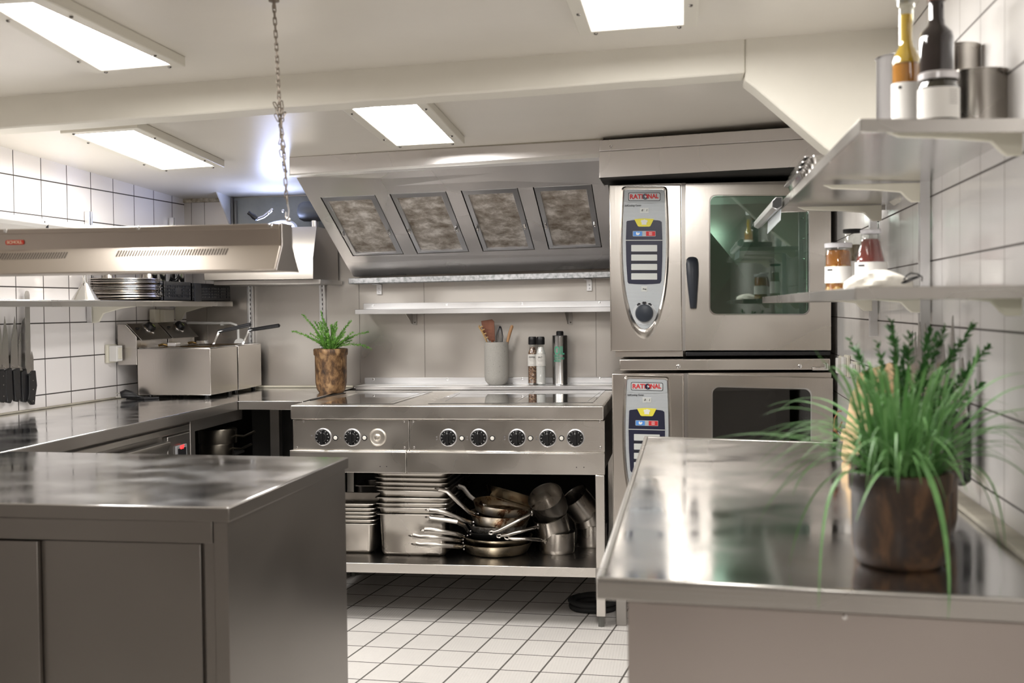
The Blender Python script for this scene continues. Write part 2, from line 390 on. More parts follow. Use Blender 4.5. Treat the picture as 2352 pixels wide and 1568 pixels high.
ceiling_light([(-.30, -.95), (-.05, -.98), (-.05, -.03), (-.30, 0)], zn, 'unseen ceiling panel added behind the camera in the same row, lighting the right counter')  # added panel out of view, brightens the right counter front and the room
# ================================================================ RANGE HOOD WITH FOUR FILTERS
A0, A1 = at(665, 360, 4.48), at(1378, 320, 4.36)     # fascia top left / right
B0, B1 = at(665, 403, 4.48), at(1376, 361, 4.36)
C0, C1 = at(680, 405, 4.555), at(1392, 366, 4.43)    # top of the sloping face
E0, E1 = at(793, 604, 5.236), at(1397, 583, 5.236)   # bottom of the sloping face
G0, G1 = at(812, 635, 5.37), at(1397, 616, 5.37)
C1.x = E1.x = G1.x = A1.x = B1.x = -.285
XL0 = -1.53
for p in (A0, B0, C0, E0, G0): p.x = XL0
T = thing('range_hood', 'wide stainless extractor hood with four greasy filters over the range', 'hood', (-.9, 4.9, 1.37))
back = YB-.003
m = MB()
m.loft([[p, q, V(q.x, back, q.z) if i else V(q.x, back, q.z), V(p.x, back, p.z)] for i, (p, q) in enumerate(((A0, A1), (B0, B1)))])
m.build('fascia', STHD, T, bev=.004)
lip0, lip1 = B0+V(0, .0, -.0), B1
m = MB(); m.loft([[B0+V(0, -.0005, .006), B0+V(0, -.009, -.002), C0+V(0, 0, -.004), C0], [B1+V(0, -.0005, .016), B1+V(0, -.012, -.002), C1+V(0, 0, -.004), C1]]); m.build('lip', plain('bright_lip', (.86, .85, .84), .3, .5), T, bev=.001)
# sloping face with four openings; s, t run along / down the face
def hp(s, t, d=0):
    a = C0.lerp(C1, s); b = E0.lerp(E1, s); n = (C1-C0).cross(E0-C0).normalized()
    if n.y > 0: n = -n
    return a.lerp(b, t)+n*d
def solve(x, y):   # surface coordinates of a sight line
    n = (C1-C0).cross(E0-C0).normalized(); d = ray(x, y); k = (C0-O3).dot(n)/d.dot(n); P = O3+d*k
    s = (P.x-C0.x)/(C1.x-C0.x); a = C0.lerp(C1, s); b = E0.lerp(E1, s); return s, (P-a).dot(b-a)/(b-a).length_squared
FQ = [((740, 459), (867, 452), (927, 597), (815, 601)), ((898, 449), (1027, 442), (1075, 591), (957, 596)),
      ((1059, 440), (1191, 434), (1224, 585), (1106, 590)), ((1226, 431), (1362, 425), (1378, 580), (1254, 584))]
wins = []
for q in FQ:
    st = [solve(*p) for p in q]
    wins.append((sum(st[i][0] for i in (0, 3))/2, sum(st[i][0] for i in (1, 2))/2, sum(st[i][1] for i in (0, 1))/2, sum(st[i][1] for i in (2, 3))/2))
tt0 = sum(w[2] for w in wins)/4; tt1 = sum(w[3] for w in wins)/4
wins = [(w[0], w[1], tt0, tt1) for w in wins]
m = MB()
def strip(s0, s1, t0, t1, th=.004): m.hexa([hp(s0, t0, -th), hp(s1, t0, -th), hp(s1, t1, -th), hp(s0, t1, -th), hp(s0, t0), hp(s1, t0), hp(s1, t1), hp(s0, t1)])
strip(0, 1, 0, tt0); strip(0, 1, tt1, 1)
ss = [0]+[v for w in wins for v in (w[0], w[1])]+[1]
for k in range(0, len(ss), 2): strip(ss[k], ss[k+1], tt0, tt1)
# side cheek
m.build('canopy_face', STHD, T)
m = MB(); m.prism([A0, B0, C0, E0, G0, V(XL0, back, G0.z), V(XL0, back, A0.z)], (.003, 0, 0)); m.build('side_panel', STHD, T)
m = MB(); m.prism([E0, E1, V(E1.x, G1.y, G1.z), G0], (0, .004, 0)); m.build('lower_panel', STHD, T, bev=.002)
FIL = noisy('filter_mesh_greasy', [(.34, (.20, .16, .12)), (.5, (.44, .395, .35)), (.64, (.78, .74, .70))], 15, (1, 1, 1.3), rough=.55, bs=1.0, metal=.1, detail=10, dist=.15, nr=.66)
def gauze(mm):
    nt = mm.node_tree; b = nt.nodes['Principled BSDF']; v = N(nt, 'ShaderNodeTexVoronoi'); v.inputs['Scale'].default_value = 230; v.inputs['Randomness'].default_value = 0
    tc = N(nt, 'ShaderNodeTexCoord'); nt.links.new(tc.outputs['Object'], v.inputs['Vector'])
    prev = b.inputs['Normal'].links[0].from_socket if b.inputs['Normal'].is_linked else None
    bump(nt, b, v.outputs['Distance'], .35, .002, prev)
gauze(FIL)
for w in wins:
    g = .006; s0, s1, t0, t1 = w[0]+g*.5, w[1]-g*.5, w[2]+g, w[3]-g
    o = MB(); fr, fv = .022, .035
    o.ring([hp(s0, t0, -.002), hp(s1, t0, -.002), hp(s1, t1, -.002), hp(s0, t1, -.002)],
           [hp(s0+fr*.8, t0+fv, .003), hp(s1-fr*.8, t0+fv, .003), hp(s1-fr*.8, t1-fv, .003), hp(s0+fr*.8, t1-fv, .003)],
           hp(s0, t0, -.02)-hp(s0, t0, -.002))
    F = o.build('filter', ALUD, T, bev=.0015)
    o = MB(); n = 14; rows = []
    for i in range(n+1):
        rows.append([hp(s0+fr*.7+(s1-s0-fr*1.4)*j/n, t0+fv*.9+(t1-t0-fv*1.8)*i/n, -.004+random.uniform(-.003, .003)) for j in range(n+1)])
    o.loft(rows, close=False, cap0=False, cap1=False); o.build('filter_mesh', FIL, F)
    for s in (s0+fr*.4, s1-fr*.4):
        c = hp(s, (t0+t1)/2+.05, .004); dn = (hp(s, 1)-hp(s, 0)).normalized(); nn = (hp(s, .5, 1)-hp(s, .5, 0))
        o = MB(); o.tube([c+dn*.016, c+dn*.008+nn*.006, c-dn*.006+nn*.008, c-dn*.018], .0035, 8); o.tube([c+dn*.012+V(.006, 0, 0)+nn*.003, c-dn*.004+V(.004, 0, 0)+nn*.008, c-dn*.014+V(-.004, 0, 0)], .002, 6); o.ball(c+dn*.016+nn*.003, .006, 10)
        o.build('clip', CHROME, F)
# closing panel behind the filters
m = MB(); m.loft([[hp(0, 0, -.05), hp(1, 0, -.05)], [hp(0, 1, -.05), hp(1, 1, -.05)]], close=False, cap0=False, cap1=False); m.build('inner_panel', DARK, T)

# ---- canopy over the ovens
P0, P1 = at(1376, 322, 4.33), at(1850, 290, 4.16)
Q0, Q1 = at(1378, 348, 4.32), at(1850, 319, 4.15)
R0, R1 = at(1376, 408, 4.30), at(1850, 382, 4.13)
xe = rx(4.2)-.012
for a, b in ((P0, P1), (Q0, Q1), (R0, R1)):
    d = (b-a)/(b.x-a.x); e = a+d*(xe-a.x); b.xyz = e
    a.x = -.298
T = thing('oven_canopy', 'plain stainless canopy hanging above the stacked ovens', 'hood', (.12, 4.7, 1.69))
m = MB(); m.loft([[a, b, V(b.x, 5.2, b.z), V(a.x, 5.2, a.z)] for a, b in ((P0, P1), (Q0, Q1))]); m.build('ledge', STHD, T, bev=.003)
m = MB()
m.loft([[a+V(0, dy, -.001 if i == 0 else 0), b+V(0, dy, -.001 if i == 0 else 0), V(b.x, 5.2, b.z-(.001 if i == 0 else 0)), V(a.x, 5.2, a.z-(.001 if i == 0 else 0))] for i, (a, b, dy) in enumerate(((Q0, Q1, -.004), (R0, R1, 0)))], cap1=False); m.build('canopy', STHD, T, bev=.003)
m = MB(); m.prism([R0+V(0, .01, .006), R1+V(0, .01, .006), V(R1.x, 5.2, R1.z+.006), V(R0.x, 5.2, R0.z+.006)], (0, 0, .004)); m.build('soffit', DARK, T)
screws([at(1402, 334, 4.31), at(1640, 322, 4.23)], (0, -1, 0), .006, 'screw', CHROME, T)
m = MB(); m.prism([A0.lerp(A1, 0)+V(0, .004, .0), A1+V(0, .004, 0), A1+V(0, .02, .03), A0+V(0, .02, .03)], (0, .01, 0)); 
struct(m.build('trim_11', SEAL))

# ================================================================ OVENS
YO = 4.45
GREY = plain('panel_grey', (.44, .47, .49), .38)
_m, _nt, _b = nmat('panel_ribbed')
_g = N(_nt, 'ShaderNodeTexWave', wave_type='BANDS', bands_direction='Z', wave_profile='SIN'); _g.inputs['Scale'].default_value = 62
_tc = N(_nt, 'ShaderNodeTexCoord'); _nt.links.new(_tc.outputs['Object'], _g.inputs['Vector'])
_nt.links.new(ramp(_nt, _g.outputs['Fac'], [(.1, (.30, .33, .35)), (.6, (.62, .65, .68))]), _b.inputs['Base Color']); _b.inputs['Roughness'].default_value = .4; _b.inputs['Metallic'].default_value = .2
RIB = _m
NAVY = plain('navy_panel', (.018, .02, .045), .3); YEL = plain('yellow_key', (.80, .72, .08), .4); LBL = plain('blue_key', (.10, .30, .75), .4)
RED = plain('red_print', (.62, .03, .035), .45); LCD = plain('display', (.62, .64, .62), .25); WPR = plain('white_print', (.85, .86, .86), .4); BPR = plain('black_print', (.02, .02, .025), .4)
BEZ = steel('oven_bezel', (.60, .57, .53), .2, .3, grain=(1, 1, 1), gs=.01)
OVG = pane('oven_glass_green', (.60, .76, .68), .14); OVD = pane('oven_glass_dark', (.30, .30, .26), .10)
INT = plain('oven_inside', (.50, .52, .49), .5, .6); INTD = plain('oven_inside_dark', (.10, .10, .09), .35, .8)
def oven(dz, dx, lower):
    D = V(dx, 0, dz)
    o = lambda x, y, Y=YO: at(x, y, Y)+D
    T = thing('combi_oven', 'upper combi oven with green tinted window right under the canopy' if not lower else 'lower combi oven with dark window, half hidden behind the right worktop',
              'oven', (o(1650, 806).x, YO+.3, o(1650, 806).z-.0), 'stacked combi ovens')
    x0, x1 = o(1399, 600).x, o(1909.4, 600).x; zt, zb = o(1480, 422).z, o(1480, 806).z
    xs = o(1567, 600).x; xd = o(1577, 600).x
    # body shell: hollow behind the door
    m = MB(); yb = 5.12
    m.box(x0+.002, xs+.01, YO+.012, yb, zb, zt); m.box(xs+.01, x1-.002, yb-.05, yb, zb, zt)
    m.box(xs+.01, x1-.002, YO+.03, yb-.05, zt-.02, zt); m.box(xs+.01, x1-.002, YO+.03, yb-.05, zb, zb+.02)
    m.box(x1-.022, x1-.002, YO+.03, yb-.05, zb+.02, zt-.02)
    m.build('body', STV, T)
    # service column with its raised bezel
    R = lambda pts: [o(*p) for p in pts]
    lo = R([(1399, 424), (1564, 424), (1566.5, 806), (1404, 806)])
    m = MB(); m.prism(lo, (0, .012, 0)); m.build('service_door', STV, T, bev=.003)
    def shield(cx, top, hw, hwm, ym, yb_, r, n=10, d=0.0):
        pts = []
        for k in range(6): a = math.radians(90+90*k/5); pts.append((cx-hw+r+r*math.cos(a)*1, top+r-r*math.sin(a)))
        for k in range(1, 8):
            t = k/8; pts.append((cx-hw-(hwm-hw)*math.sin(t*math.pi/2), top+r+(ym-top-r)*t))
        for k in range(0, 25):
            a = math.pi*k/24; pts.append((cx-hwm*math.cos(a)*(1 if abs(math.cos(a)) > 0 else 1), ym+(yb_-ym)*math.sin(a)**.92))
        for k in range(7, 0, -1):
            t = k/8; pts.append((cx+hw+(hwm-hw)*math.sin(t*math.pi/2), top+r+(ym-top-r)*t))
        for k in range(6): a = math.radians(90*k/5); pts.append((cx+hw-r+r*math.cos(a), top+r-r*math.sin(a)))
        return [at(x, y, YO-d)+D for x, y in pts]
    L1 = shield(1480, 428, 53, 57, 560, 778, 9); L2 = shield(1480, 430, 49, 53, 560, 768, 8, d=.008); L3 = shield(1480, 434, 46, 50, 560, 757, 6, d=.003)
    m = MB(); m.loft([L1, L2, L3], cap0=False, cap1=False); m.build('bezel', BEZ, T, sharp=60)
    P3 = shield(1480, 435, 46, 49.5, 560, 756, 6, d=.0035)
    m = MB(); m.prism(P3, (0, .003, 0)); FP = m.build('control_panel', RIB, T, flat=True)
    def flat(pts, d, name, mat, par=FP):
        m = MB(); m.prism([at(x, y, YO)+D+V(0, -d, 0) for x, y in pts], (0, .0008, 0)); return m.build(name, mat, par, flat=True)
    def rr(x0, y0, x1, y1, r): return [(p[0], p[1]) for p in rrect((x0+x1)/2, (y0+y1)/2, (x1-x0)/2, (y1-y0)/2, r)]
    flat([(1434.5, 437), (1526, 437), (1527, 464)]+[(1480+46*math.cos(a), 463+5*math.sin(a)) for a in (0.6, 1.2, 1.9, 2.5)]+[(1433.5, 464)], .0045, 'header', GREY)
    flat(rr(1443, 442.5, 1517, 461.5, 3.5), .0052, 'logo_plate', BPR)
    flat(rr(1444.2, 443.7, 1515.8, 460.3, 3), .0058, 'logo_field', plain('logo_grey', (.55, .57, .58), .4))
    px = 4.45/2700
    up = V(-.0109*0, 0, 1)
    text('RATI', 'lettering', RED, FP, o(1461.5, 452.3)+V(0, -.0066, 0), (1, 0, 0), up, 14.5*px, thick=.0007, width=29*px)
    text('NAL', 'lettering', RED, FP, o(1500, 451.3)+V(0, -.0066, 0), (1, 0, 0), up, 14.5*px, thick=.0007, width=24*px)
    m = MB(); m.cyl(o(1482, 451.8)+V(0, -.0064, 0), o(1482, 451.8)+V(0, -.0074, 0), 6.7*px, n=24); m.build('logo_disc', NAVY, FP)
    m = MB(); m.prism([o(x, y)+V(0, -.0078, 0) for x, y in ((1481, 445.5), (1488.5, 448), (1488, 456), (1483, 451), (1486, 450))], (0, .0006, 0)); m.build('logo_flash', RED, FP)
    m = MB(); m.prism([o(x, y)+V(0, -.0082, 0) for x, y in ((1482.5, 448), (1480, 452), (1483, 452), (1480.5, 457), (1485.5, 451), (1482.6, 450.6))], (0, .0006, 0)); m.build('logo_bolt', WPR, FP)
    text('SelfCooking Center', 'lettering', BPR, FP, o(1453.5, 472.3)+V(0, -.0045, 0), (1, 0, 0), up, 5.4*px, thick=.00012, shear=.25, width=38*px)
    for X, c in ((1474.8, '0'), (1485, 'I')):
        flat([(X-4.8, 477.8), (X+4.8, 477.6), (X+4.8, 488.4), (X-4.8, 488.6)], .0045, 'power_key', LCD)
        text(c, 'lettering', BPR, FP, o(X, 483.2)+V(0, -.0055, 0), (1, 0, 0), up, 6.5*px, thick=.0002, shear=.3)
    # navy key field
    nv = [(1439, 509), (1442, 507)]+[(1442+73*t, 507-3.2*math.sin(t*math.pi)) for t in (.2, .4, .6, .8)]+[(1516, 507), (1520, 510), (1521.5, 552), (1521, 600), (1519, 645), (1516, 650.5)]+[(1516-72*t, 650.5+2.5*math.sin(t*math.pi)) for t in (.25, .5, .75)]+[(1444, 651), (1441.5, 647), (1438.5, 600), (1437.5, 552)]
    flat(nv, .0047, 'key_field', NAVY)
    flat([(1457, 503.5)]+[(1457+45*t, 503.5-1.8*math.sin(t*math.pi)) for t in (.25, .5, .75)]+[(1502, 502.7), (1494, 519), (1491, 520.5), (1468, 520.5), (1465, 519)], .0056, 'cook_key', YEL)
    flat([(1474, 516), (1474, 511.5), (1472, 509), (1473, 505.5), (1477, 505.5), (1480, 503.8), (1484, 505.3), (1487, 506), (1487.5, 509.5), (1485, 511.5), (1485, 516)], .0064, 'chef_hat_symbol', plain('hat_white', (.8, .8, .75), .5))
    flat(rr(1453.5, 530.5, 1506, 543, 1.5), .0053, 'mode_strip', GREY)
    flat([(1454.5, 531.5), (1475, 531.5), (1475, 542), (1454.5, 542)], .006, 'steam_key', LBL); flat([(1484, 531.5), (1505, 531.5), (1505, 542), (1484, 542)], .006, 'heat_key', RED)
    for yy in (533.5, 536.3, 539): flat([(1490.5, yy), (1498, yy), (1498, yy+.9), (1490.5, yy+.9)], .0066, 'heat_symbol', WPR)
    flat([(1461, 534), (1464, 533), (1465, 536), (1468, 533.5), (1470, 536), (1467, 540), (1463, 540), (1461, 538)], .0066, 'steam_symbol', WPR)
    flat([(1437.5, 551), (1521.5, 551), (1521.5, 552.6), (1437.5, 552.6)], .0055, 'divider', LCD)
    for a, b in ((562.5, 577.5), (584.5, 598.5), (606, 620), (627.5, 642)):
        flat(rr(1450, a, 1509.5, b, 1.2), .0055, 'display_window', LCD)
        if b < 640: flat([(1449, b+2), (1510, b+2), (1510, b+5), (1449, b+5)], .0053, 'display_gap', BPR)
    flat([(1473.5, 658), (1486.5, 658), (1486.5, 669), (1473.5, 669)], .0045, 'program_key', LCD)
    text('Prog', 'lettering', BPR, FP, o(1480, 663.5)+V(0, -.0055, 0), (1, 0, 0), up, 4.2*px, thick=.0001, shear=.25)
    c = o(1480, 719)
    m = MB(); m.cyl(c+V(0, -.003, 0), c+V(0, -.0045, 0), 26.5*px, n=40); m.build('dial_plate', plain('dial_plate', (.60, .62, .64), .4), FP)
    m = MB(); m.lathe([(20.5*px, 0), (20.5*px, .012), (18.5*px, .020), (14*px, .022), (0, .0225)], c+V(0, -.0045, 0), (0, -1, 0), 36, True, True); m.build('dial', plain('dial_blue_black', (.025, .032, .045), .35), T, sharp=50)
    flat([(1476, 692.5), (1484, 692.5), (1484, 695), (1487, 695), (1480, 700), (1473, 695), (1476, 695)], .0055, 'arrow', BPR)
    for s in (-1, 1):
        pp = [(1480+s*x, y) for x, y in ((9, 699.5), (9, 695.5), (13.5, 695.5), (17.5, 699.5), (15, 702.5), (12.5, 700))]
        flat(pp[::s], .0055, 'arrow', BPR)
    # door with window opening
    z = lambda y: y
    outer = rrect(1741.5, 613.5, 167.5, 191, 1.0)
    win = rrect(1744.5, 585, 113.5, 137, 14)
    win = [(x+(-6*(1-((y-585)/137)**2) if x < 1744 else 4*(1-((y-585)/137)**2)), y) for x, y in win]
    OUT = [o(x, y, YO-.004) for x, y in outer]; INN = [o(x, y, YO-.004) for x, y in win]
    m = MB(); m.ring(OUT, INN, (0, .03, 0)); Dr = m.build('door', STV, T, bev=.0015)
    IN2 = [o(1744.5+(x-1744.5)*.985, 585+(y-585)*.988, YO-.0055) for x, y in win]; IN1 = [o(1744.5+(x-1744.5)*1.012, 585+(y-585)*1.01, YO-.0055) for x, y in win]
    m = MB(); m.ring(IN1, IN2, (0, .004, 0)); m.build('window_rim', CHROME, Dr)
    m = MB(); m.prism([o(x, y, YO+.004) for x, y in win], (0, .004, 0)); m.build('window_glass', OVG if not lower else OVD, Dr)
    # handle: a drop-shaped grip
    hl = []
    for y, w, d in ((590, 4, .012), (591.5, 9, .02), (596, 13, .028), (606, 14.5, .034), (630, 13.8, .040), (660, 11.5, .040), (690, 9, .036), (704, 7.6, .030), (708, 7, .022)):
        cx = 1589.5+(y-590)*.025
        ring_ = []
        for k in range(16):
            a = 2*math.pi*k/16; ring_.append(o(cx+w*math.cos(a), y)+V(0, -.006-d*.5-d*.5*math.sin(a), 0))
        hl.append(ring_)
    m = MB(); m.loft(hl); m.build('handle', plain('handle_blue_black', (.022, .027, .038), .42) if not lower else plain('handle_blue', (.03, .05, .09), .45), Dr, sharp=60)
    # hinge column strip
    m = MB(); m.box(o(1566.5, 600).x, o(1576.5, 600).x, YO+.006, YO+.012, zb, zt); m.build('mullion', STIS, T)
    # inside: lining, fan baffle with folded diagonals, racks
    xi0, xi1 = xs+.015, x1-.024; c = lower
    m = MB(); yk = 4.86
    m.loft([[V(xi0, YO+.03, zb+.022), V(xi1, YO+.03, zb+.022), V(xi1, YO+.03, zt-.022), V(xi0, YO+.03, zt-.022)], [V(xi0, yk, zb+.022), V(xi1, yk, zb+.022), V(xi1, yk, zt-.022), V(xi0, yk, zt-.022)]], cap0=False)
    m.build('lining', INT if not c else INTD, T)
    cc = o(1700, 605, YO); ctr = V(cc.x*1.03, yk-.11, cc.z); q = [V(xi0+.01, yk-.004, zb+.05), V(xi1-.15, yk-.004, zb+.05), V(xi1-.15, yk-.004, zt-.05), V(xi0+.01, yk-.004, zt-.05)]
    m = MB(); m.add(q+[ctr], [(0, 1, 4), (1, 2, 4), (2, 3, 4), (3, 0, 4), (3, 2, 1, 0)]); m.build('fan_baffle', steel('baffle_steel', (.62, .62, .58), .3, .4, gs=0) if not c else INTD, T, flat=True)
    for xr in (xi1-.02, xi0+.02):
        m = MB()
        for yy in (YO+.08, YO+.34): m.cyl((xr, yy, zb+.03), (xr, yy, zt-.03), .004, n=8)
        m.cyl((xr-.035, YO+.08, zb+.03), (xr-.035, YO+.08, zt-.03), .0035, n=8)
        for k in range(6):
            zz = zb+.11+k*.08; m.obox((xr-.012, YO+.21, zz), V(.012, 0, 0), V(0, .14, 0), V(0, 0, .003))
            m.tube([(xr, YO+.08, zz), (xr-.035, YO+.08, zz), (xr-.035, YO+.34, zz), (xr, YO+.34, zz)], .003, 6)
        m.build('rack', CHROME if not c else INTD, T)
    if not lower:
        l = bpy.data.lights.new('oven_lamp', 'POINT'); l.energy = .10; l.color = (1.0, 1.0, .95); l.shadow_soft_size = .05
        lo_ = bpy.data.objects.new('oven_lamp', l); COL.objects.link(lo_); lo_.location = (xi0+.10, yk-.18, zt-.05); 
    # base strip / drip tray
    m = MB(); m.box(x0+.02, xs, YO+.02, 5.0, zb-.022, zb); m.build('base_strip', STV, T)
    m = MB(); m.box(xs+.01, x1-.004, YO-.0, 5.0, zb-.020, zb-.004); m.build('drip_tray', BLACK, T, bev=.004)
    return T
U = oven(0, 0, False)
DZ = -(432.0)*4.45/2700
Lw = oven(DZ, .0045, True)
Z1 = at(1500, 806, 4.45).z
T = thing('stacking_frame', 'flat stainless rail with two bolts between the two ovens', 'frame', (.12, 4.7, Z1-.07))
X0, X1 = at(1423, 830, 4.44).x, at(1907, 830, 4.44).x
m = MB(); m.box(X0, X1, 4.44, 5.0, at(1500, 850, 4.44).z, at(1500, 825, 4.44).z); m.build('rail', STV, T, bev=.003)
screws([at(1558, 841, 4.44), at(1837, 841, 4.44)], (0, -1, 0), .0085, 'bolt', CHROME, T, .004)
m = MB(); m.box(at(1866, 845, 4.43).x, at(1903, 845, 4.43).x, 4.425, 4.44, at(1880, 850, 4.43).z, at(1880, 843, 4.43).z); m.cyl(at(1898, 848, 4.43), at(1898, 834, 4.43), .008, n=12); m.build('hinge', CHROME, T, bev=.002)
# stand under the lower oven
zs = Z1+DZ
T = thing('oven_stand', 'low steel stand carrying the two ovens beside the range', 'stand', (.12, 4.75, 0))
m = MB(); m.box(-.262, .53, 4.47, 5.1, zs-.07, zs-.024); m.build('frame', STIS, T, bev=.003)
for X in (-.24, .50):
    for Y in (4.50, 5.06):
        m = MB(); m.box(X-.02, X+.02, Y-.02, Y+.02, .0, zs-.07); m.build('leg', STIS, T, bev=.003)

# ================================================================ RANGE
YR, ZT = 4.447, .847
xl, xr_ = -1.532, -.298
T = thing('induction_range', 'long stainless range with glass hobs and black knobs against the rear wall', 'range', (-.9, 4.85, 0))
zl = at(1000, 964, YR).z
m = MB(); m.box(xl, xr_, YR, 5.26, zl, ZT); m.build('worktop', STH, T, bev=.005, seg=3)
HOB = plain('hob_glass', (.05, .048, .048), .03, 0, spec=1.0, coat=1.0)
for q in ([(737, 928), (841, 898.5), (994, 899.5), (903, 927)], [(983, 927), (1060, 897.5), (1391, 896), (1362, 924)]):
    m = MB(); m.prism([atZ(x, y, ZT+.0006) for x, y in q], (0, 0, .0012)); HB = m.build('hob', HOB, T)
for q in ([(892, 924), (978, 900)], [(1186, 922), (1228, 898)], [(1350, 921), (1380, 899)], [(1022, 921), (1056, 903)]):
    a, b = atZ(q[0][0], q[0][1], ZT+.002), atZ(q[1][0], q[1][1], ZT+.002); d = (b-a).normalized(); n = V(-d.y, d.x, 0)
    m = MB(); m.prism([a-n*.0008, b-n*.0008, b+n*.0008, a+n*.0008], (0, 0, .0004)); m.build('hob_marking', plain('hob_mark', (.5, .5, .5), .4), T)
zp0, zp1 = at(1000, 965, YR+.02).z, at(1000, 1035, YR+.02).z
xa, xb_ = at(673, 1000, YR+.02).x, at(1389, 1000, YR+.02).x; xm = at(940, 1000, YR+.02).x
zd0, zd1 = at(1000, 1038, YR+.005).z, at(1000, 1087, YR+.005).z
m = MB(); m.box(xa+.01, xb_-.01, YR+.05, 5.22, zd1, zl); m.build('body', STIS, T)
for a, b in ((xa, xm-.001), (xm+.001, xb_)):
    m = MB(); m.box(a, b, YR+.02, YR+.05, zp1, zp0); CPn = m.build('control_panel', STH, T, bev=.0015)
xq = at(933.5, 1060, YR+.005).x
for a, b in ((at(665.5, 1060, YR+.005).x, xq-.001), (xq+.001, xb_)):
    m = MB(); m.box(a, b, YR+.005, YR+.05, zd1, zd0-.001); m.box(a, b, YR+.004, YR+.05, zd0-.001, zp1); m.build('lower_panel', STH, T, bev=.002)
pts = [(682, 1027), (929, 1027), (951, 1027), (1379, 1027), (697, 967), (928, 968), (949, 968), (1378, 967)]
screws([at(x, y, YR+.02) for x, y in pts], (0, -1, 0), .0042, 'screw', CHROME, T)
screws([at(x, y, YR+.004) for x, y in ((873, 1071), (888, 1071), (1324, 1073), (1341, 1073))], (0, -1, 0), .002, 'rivet_hole', BPR, T, .0006)
px = 4.46/2700
KN = plain('knob_black', (.012, .012, .013), .3)
for i, (x, y) in enumerate(((742.5, 1003), (809.5, 1004), (1030, 1004.5), (1100, 1004.5), (1188, 1005), (1258.5, 1005.5), (1322, 1005.5))):
    c = at(x, y, YR+.02)
    m = MB(); m.lathe([(21*px, 0), (21*px, .003), (19.5*px, .0045)], c, (0, -1, 0), 36, True, True); m.build('knob_plate', ALUD, T)
    m = MB(); m.lathe([(18.5*px, .004), (18*px, .010), (17*px, .012), (12*px, .0125), (11.5*px, .020), (10.5*px, .024), (0, .0245)], c, (0, -1, 0), 32, True, False)
    m.obox(c+V(0, -.024, 0), V(.0045, 0, 0), V(0, .006, 0), V(0, 0, 17*px)); K = m.build('knob', KN, T, sharp=40)
    m = MB()
    for k in range(11):
        a = math.radians(-60+300*k/10); dd = V(math.cos(a), 0, math.sin(a)); m.obox(c+dd*(15*px)+V(0, -.0128, 0), dd*.0022, V(0, .0005, 0), V(-dd.z, 0, dd.x)*.0006)
    m.obox(c+V(0, -.0303, 12*px), V(.0006, 0, 0), V(0, .0004, 0), V(0, 0, .004))
    if i == 0: m.obox(c+V(-.006, -.0128, -.016), V(.003, 0, .003), V(0, .0006, 0), V(-.003, 0, .003))
    m.build('scale_marks', WPR, K, flat=True)
c = at(867.5, 1004, YR+.02)
m = MB(); m.lathe([(21*px, 0), (21*px, .003), (18*px, .005), (16*px, .0035), (12*px, .004), (8*px, .002), (5*px, .006), (4*px, .012), (0, .013)], c, (0, -1, 0), 36, True, False); m.build('bare_spindle', steel('bare_metal', (.66, .62, .56), .2, .4), T)
for x, y in ((771, 1005), (837.5, 1005), (1061, 1006), (1131, 1006), (1218.5, 1006), (1290, 1006)):
    c = at(x, y, YR+.02)
    m = MB(); m.lathe([(6.6*px, 0), (6.6*px, .004), (4.9*px, .0045)], c, (0, -1, 0), 20, True, True); IL = m.build('indicator_lamp', BLACK, T)
    m = MB(); m.lathe([(4.8*px, .0046), (4*px, .0065), (0, .007)], c, (0, -1, 0), 20, True, False); m.build('lens', plain('lamp_lens', (.78, .76, .70), .25), IL)
for x, y in ((716, 1000), (782, 1006), (1003, 1003), (1003, 1009), (1073, 1003), (1073, 1009), (1159, 1003), (1159, 1009), (1232, 1003), (1232, 1009)):
    c = at(x, y, YR+.0195); m = MB(); m.obox(c, V(.0028, 0, 0), V(0, .0004, 0), V(0, 0, .0028)); m.build('zone_symbol', plain('symbol', (.16, .15, .15), .5), T, flat=True)
# legs, lower shelf
xlg0, xlg1 = at(1368, 1200, YR).x, at(1389, 1200, YR).x
zf = at(1377, 1416, YR).z
zsh = at(1100, 1299, YR-.01).z
for X0, X1 in ((xlg0, xlg1), (xl+.01, xl+.045)):
    for Y in (YR+.0, 5.18):
        m = MB(); m.box(X0, X1, Y, Y+.036, zf, zd1); LG = m.build('leg', STH, T, bev=.003)
        m = MB(); m.lathe([(.013, 0), (.012, zf+.001)], ((X0+X1)/2, Y+.018, 0), (0, 0, 1), 6, True, True); m.build('foot', plain('foot_grey', (.16, .16, .15), .4, .5), LG)
SHF = steel('steel_shelf_dark', (.40, .38, .36), .16, .3, grain=(40, 40, 40), gs=.02)
zsb = at(1100, 1319.5, YR-.01).z
m = MB(); m.box(xl+.01, xlg1, YR-.008, 5.2, zsb, zsh); m.build('lower_shelf', SHF, T, bev=.003)
m = MB(); m.box(xl+.01, xlg0, YR-.012, YR-.0085, zsb-.001, zsh+.0015); m.build('shelf_lip', STH, T, bev=.0015)
m = MB(); m.box(xl+.01, xr_-.01, 5.21, 5.225, zsb, zd1); m.build('back_panel', DARK, T)

# ---- ledge behind the range
T = thing('ledge', 'low bright metal ledge behind the hobs carrying salt and pepper', 'shelf', (-.92, 5.3, ZT))
xa = at(817, 890, 5.27).x
ZL = at(1000, 886, 5.262).z
m = MB(); m.box(xa, -.285, 5.262, YB-.004, ZT+.001, ZL); m.build('ledge_top', ALU, T, bev=.0025)
X0 = at(837, 875, 5.43).x; zfl = at(1000, 867, 5.43).z
m = MB(); m.box(X0, -.285, 5.432, YB-.004, ZL, zfl); m.build('wall_flange', ALU, T, bev=.0015)
screws([at(x, y, 5.432) for x, y in ((858, 871), (1028, 870.5), (1200, 869), (1378, 868))], (0, -1, 0), .005, 'screw', CHROME, T)
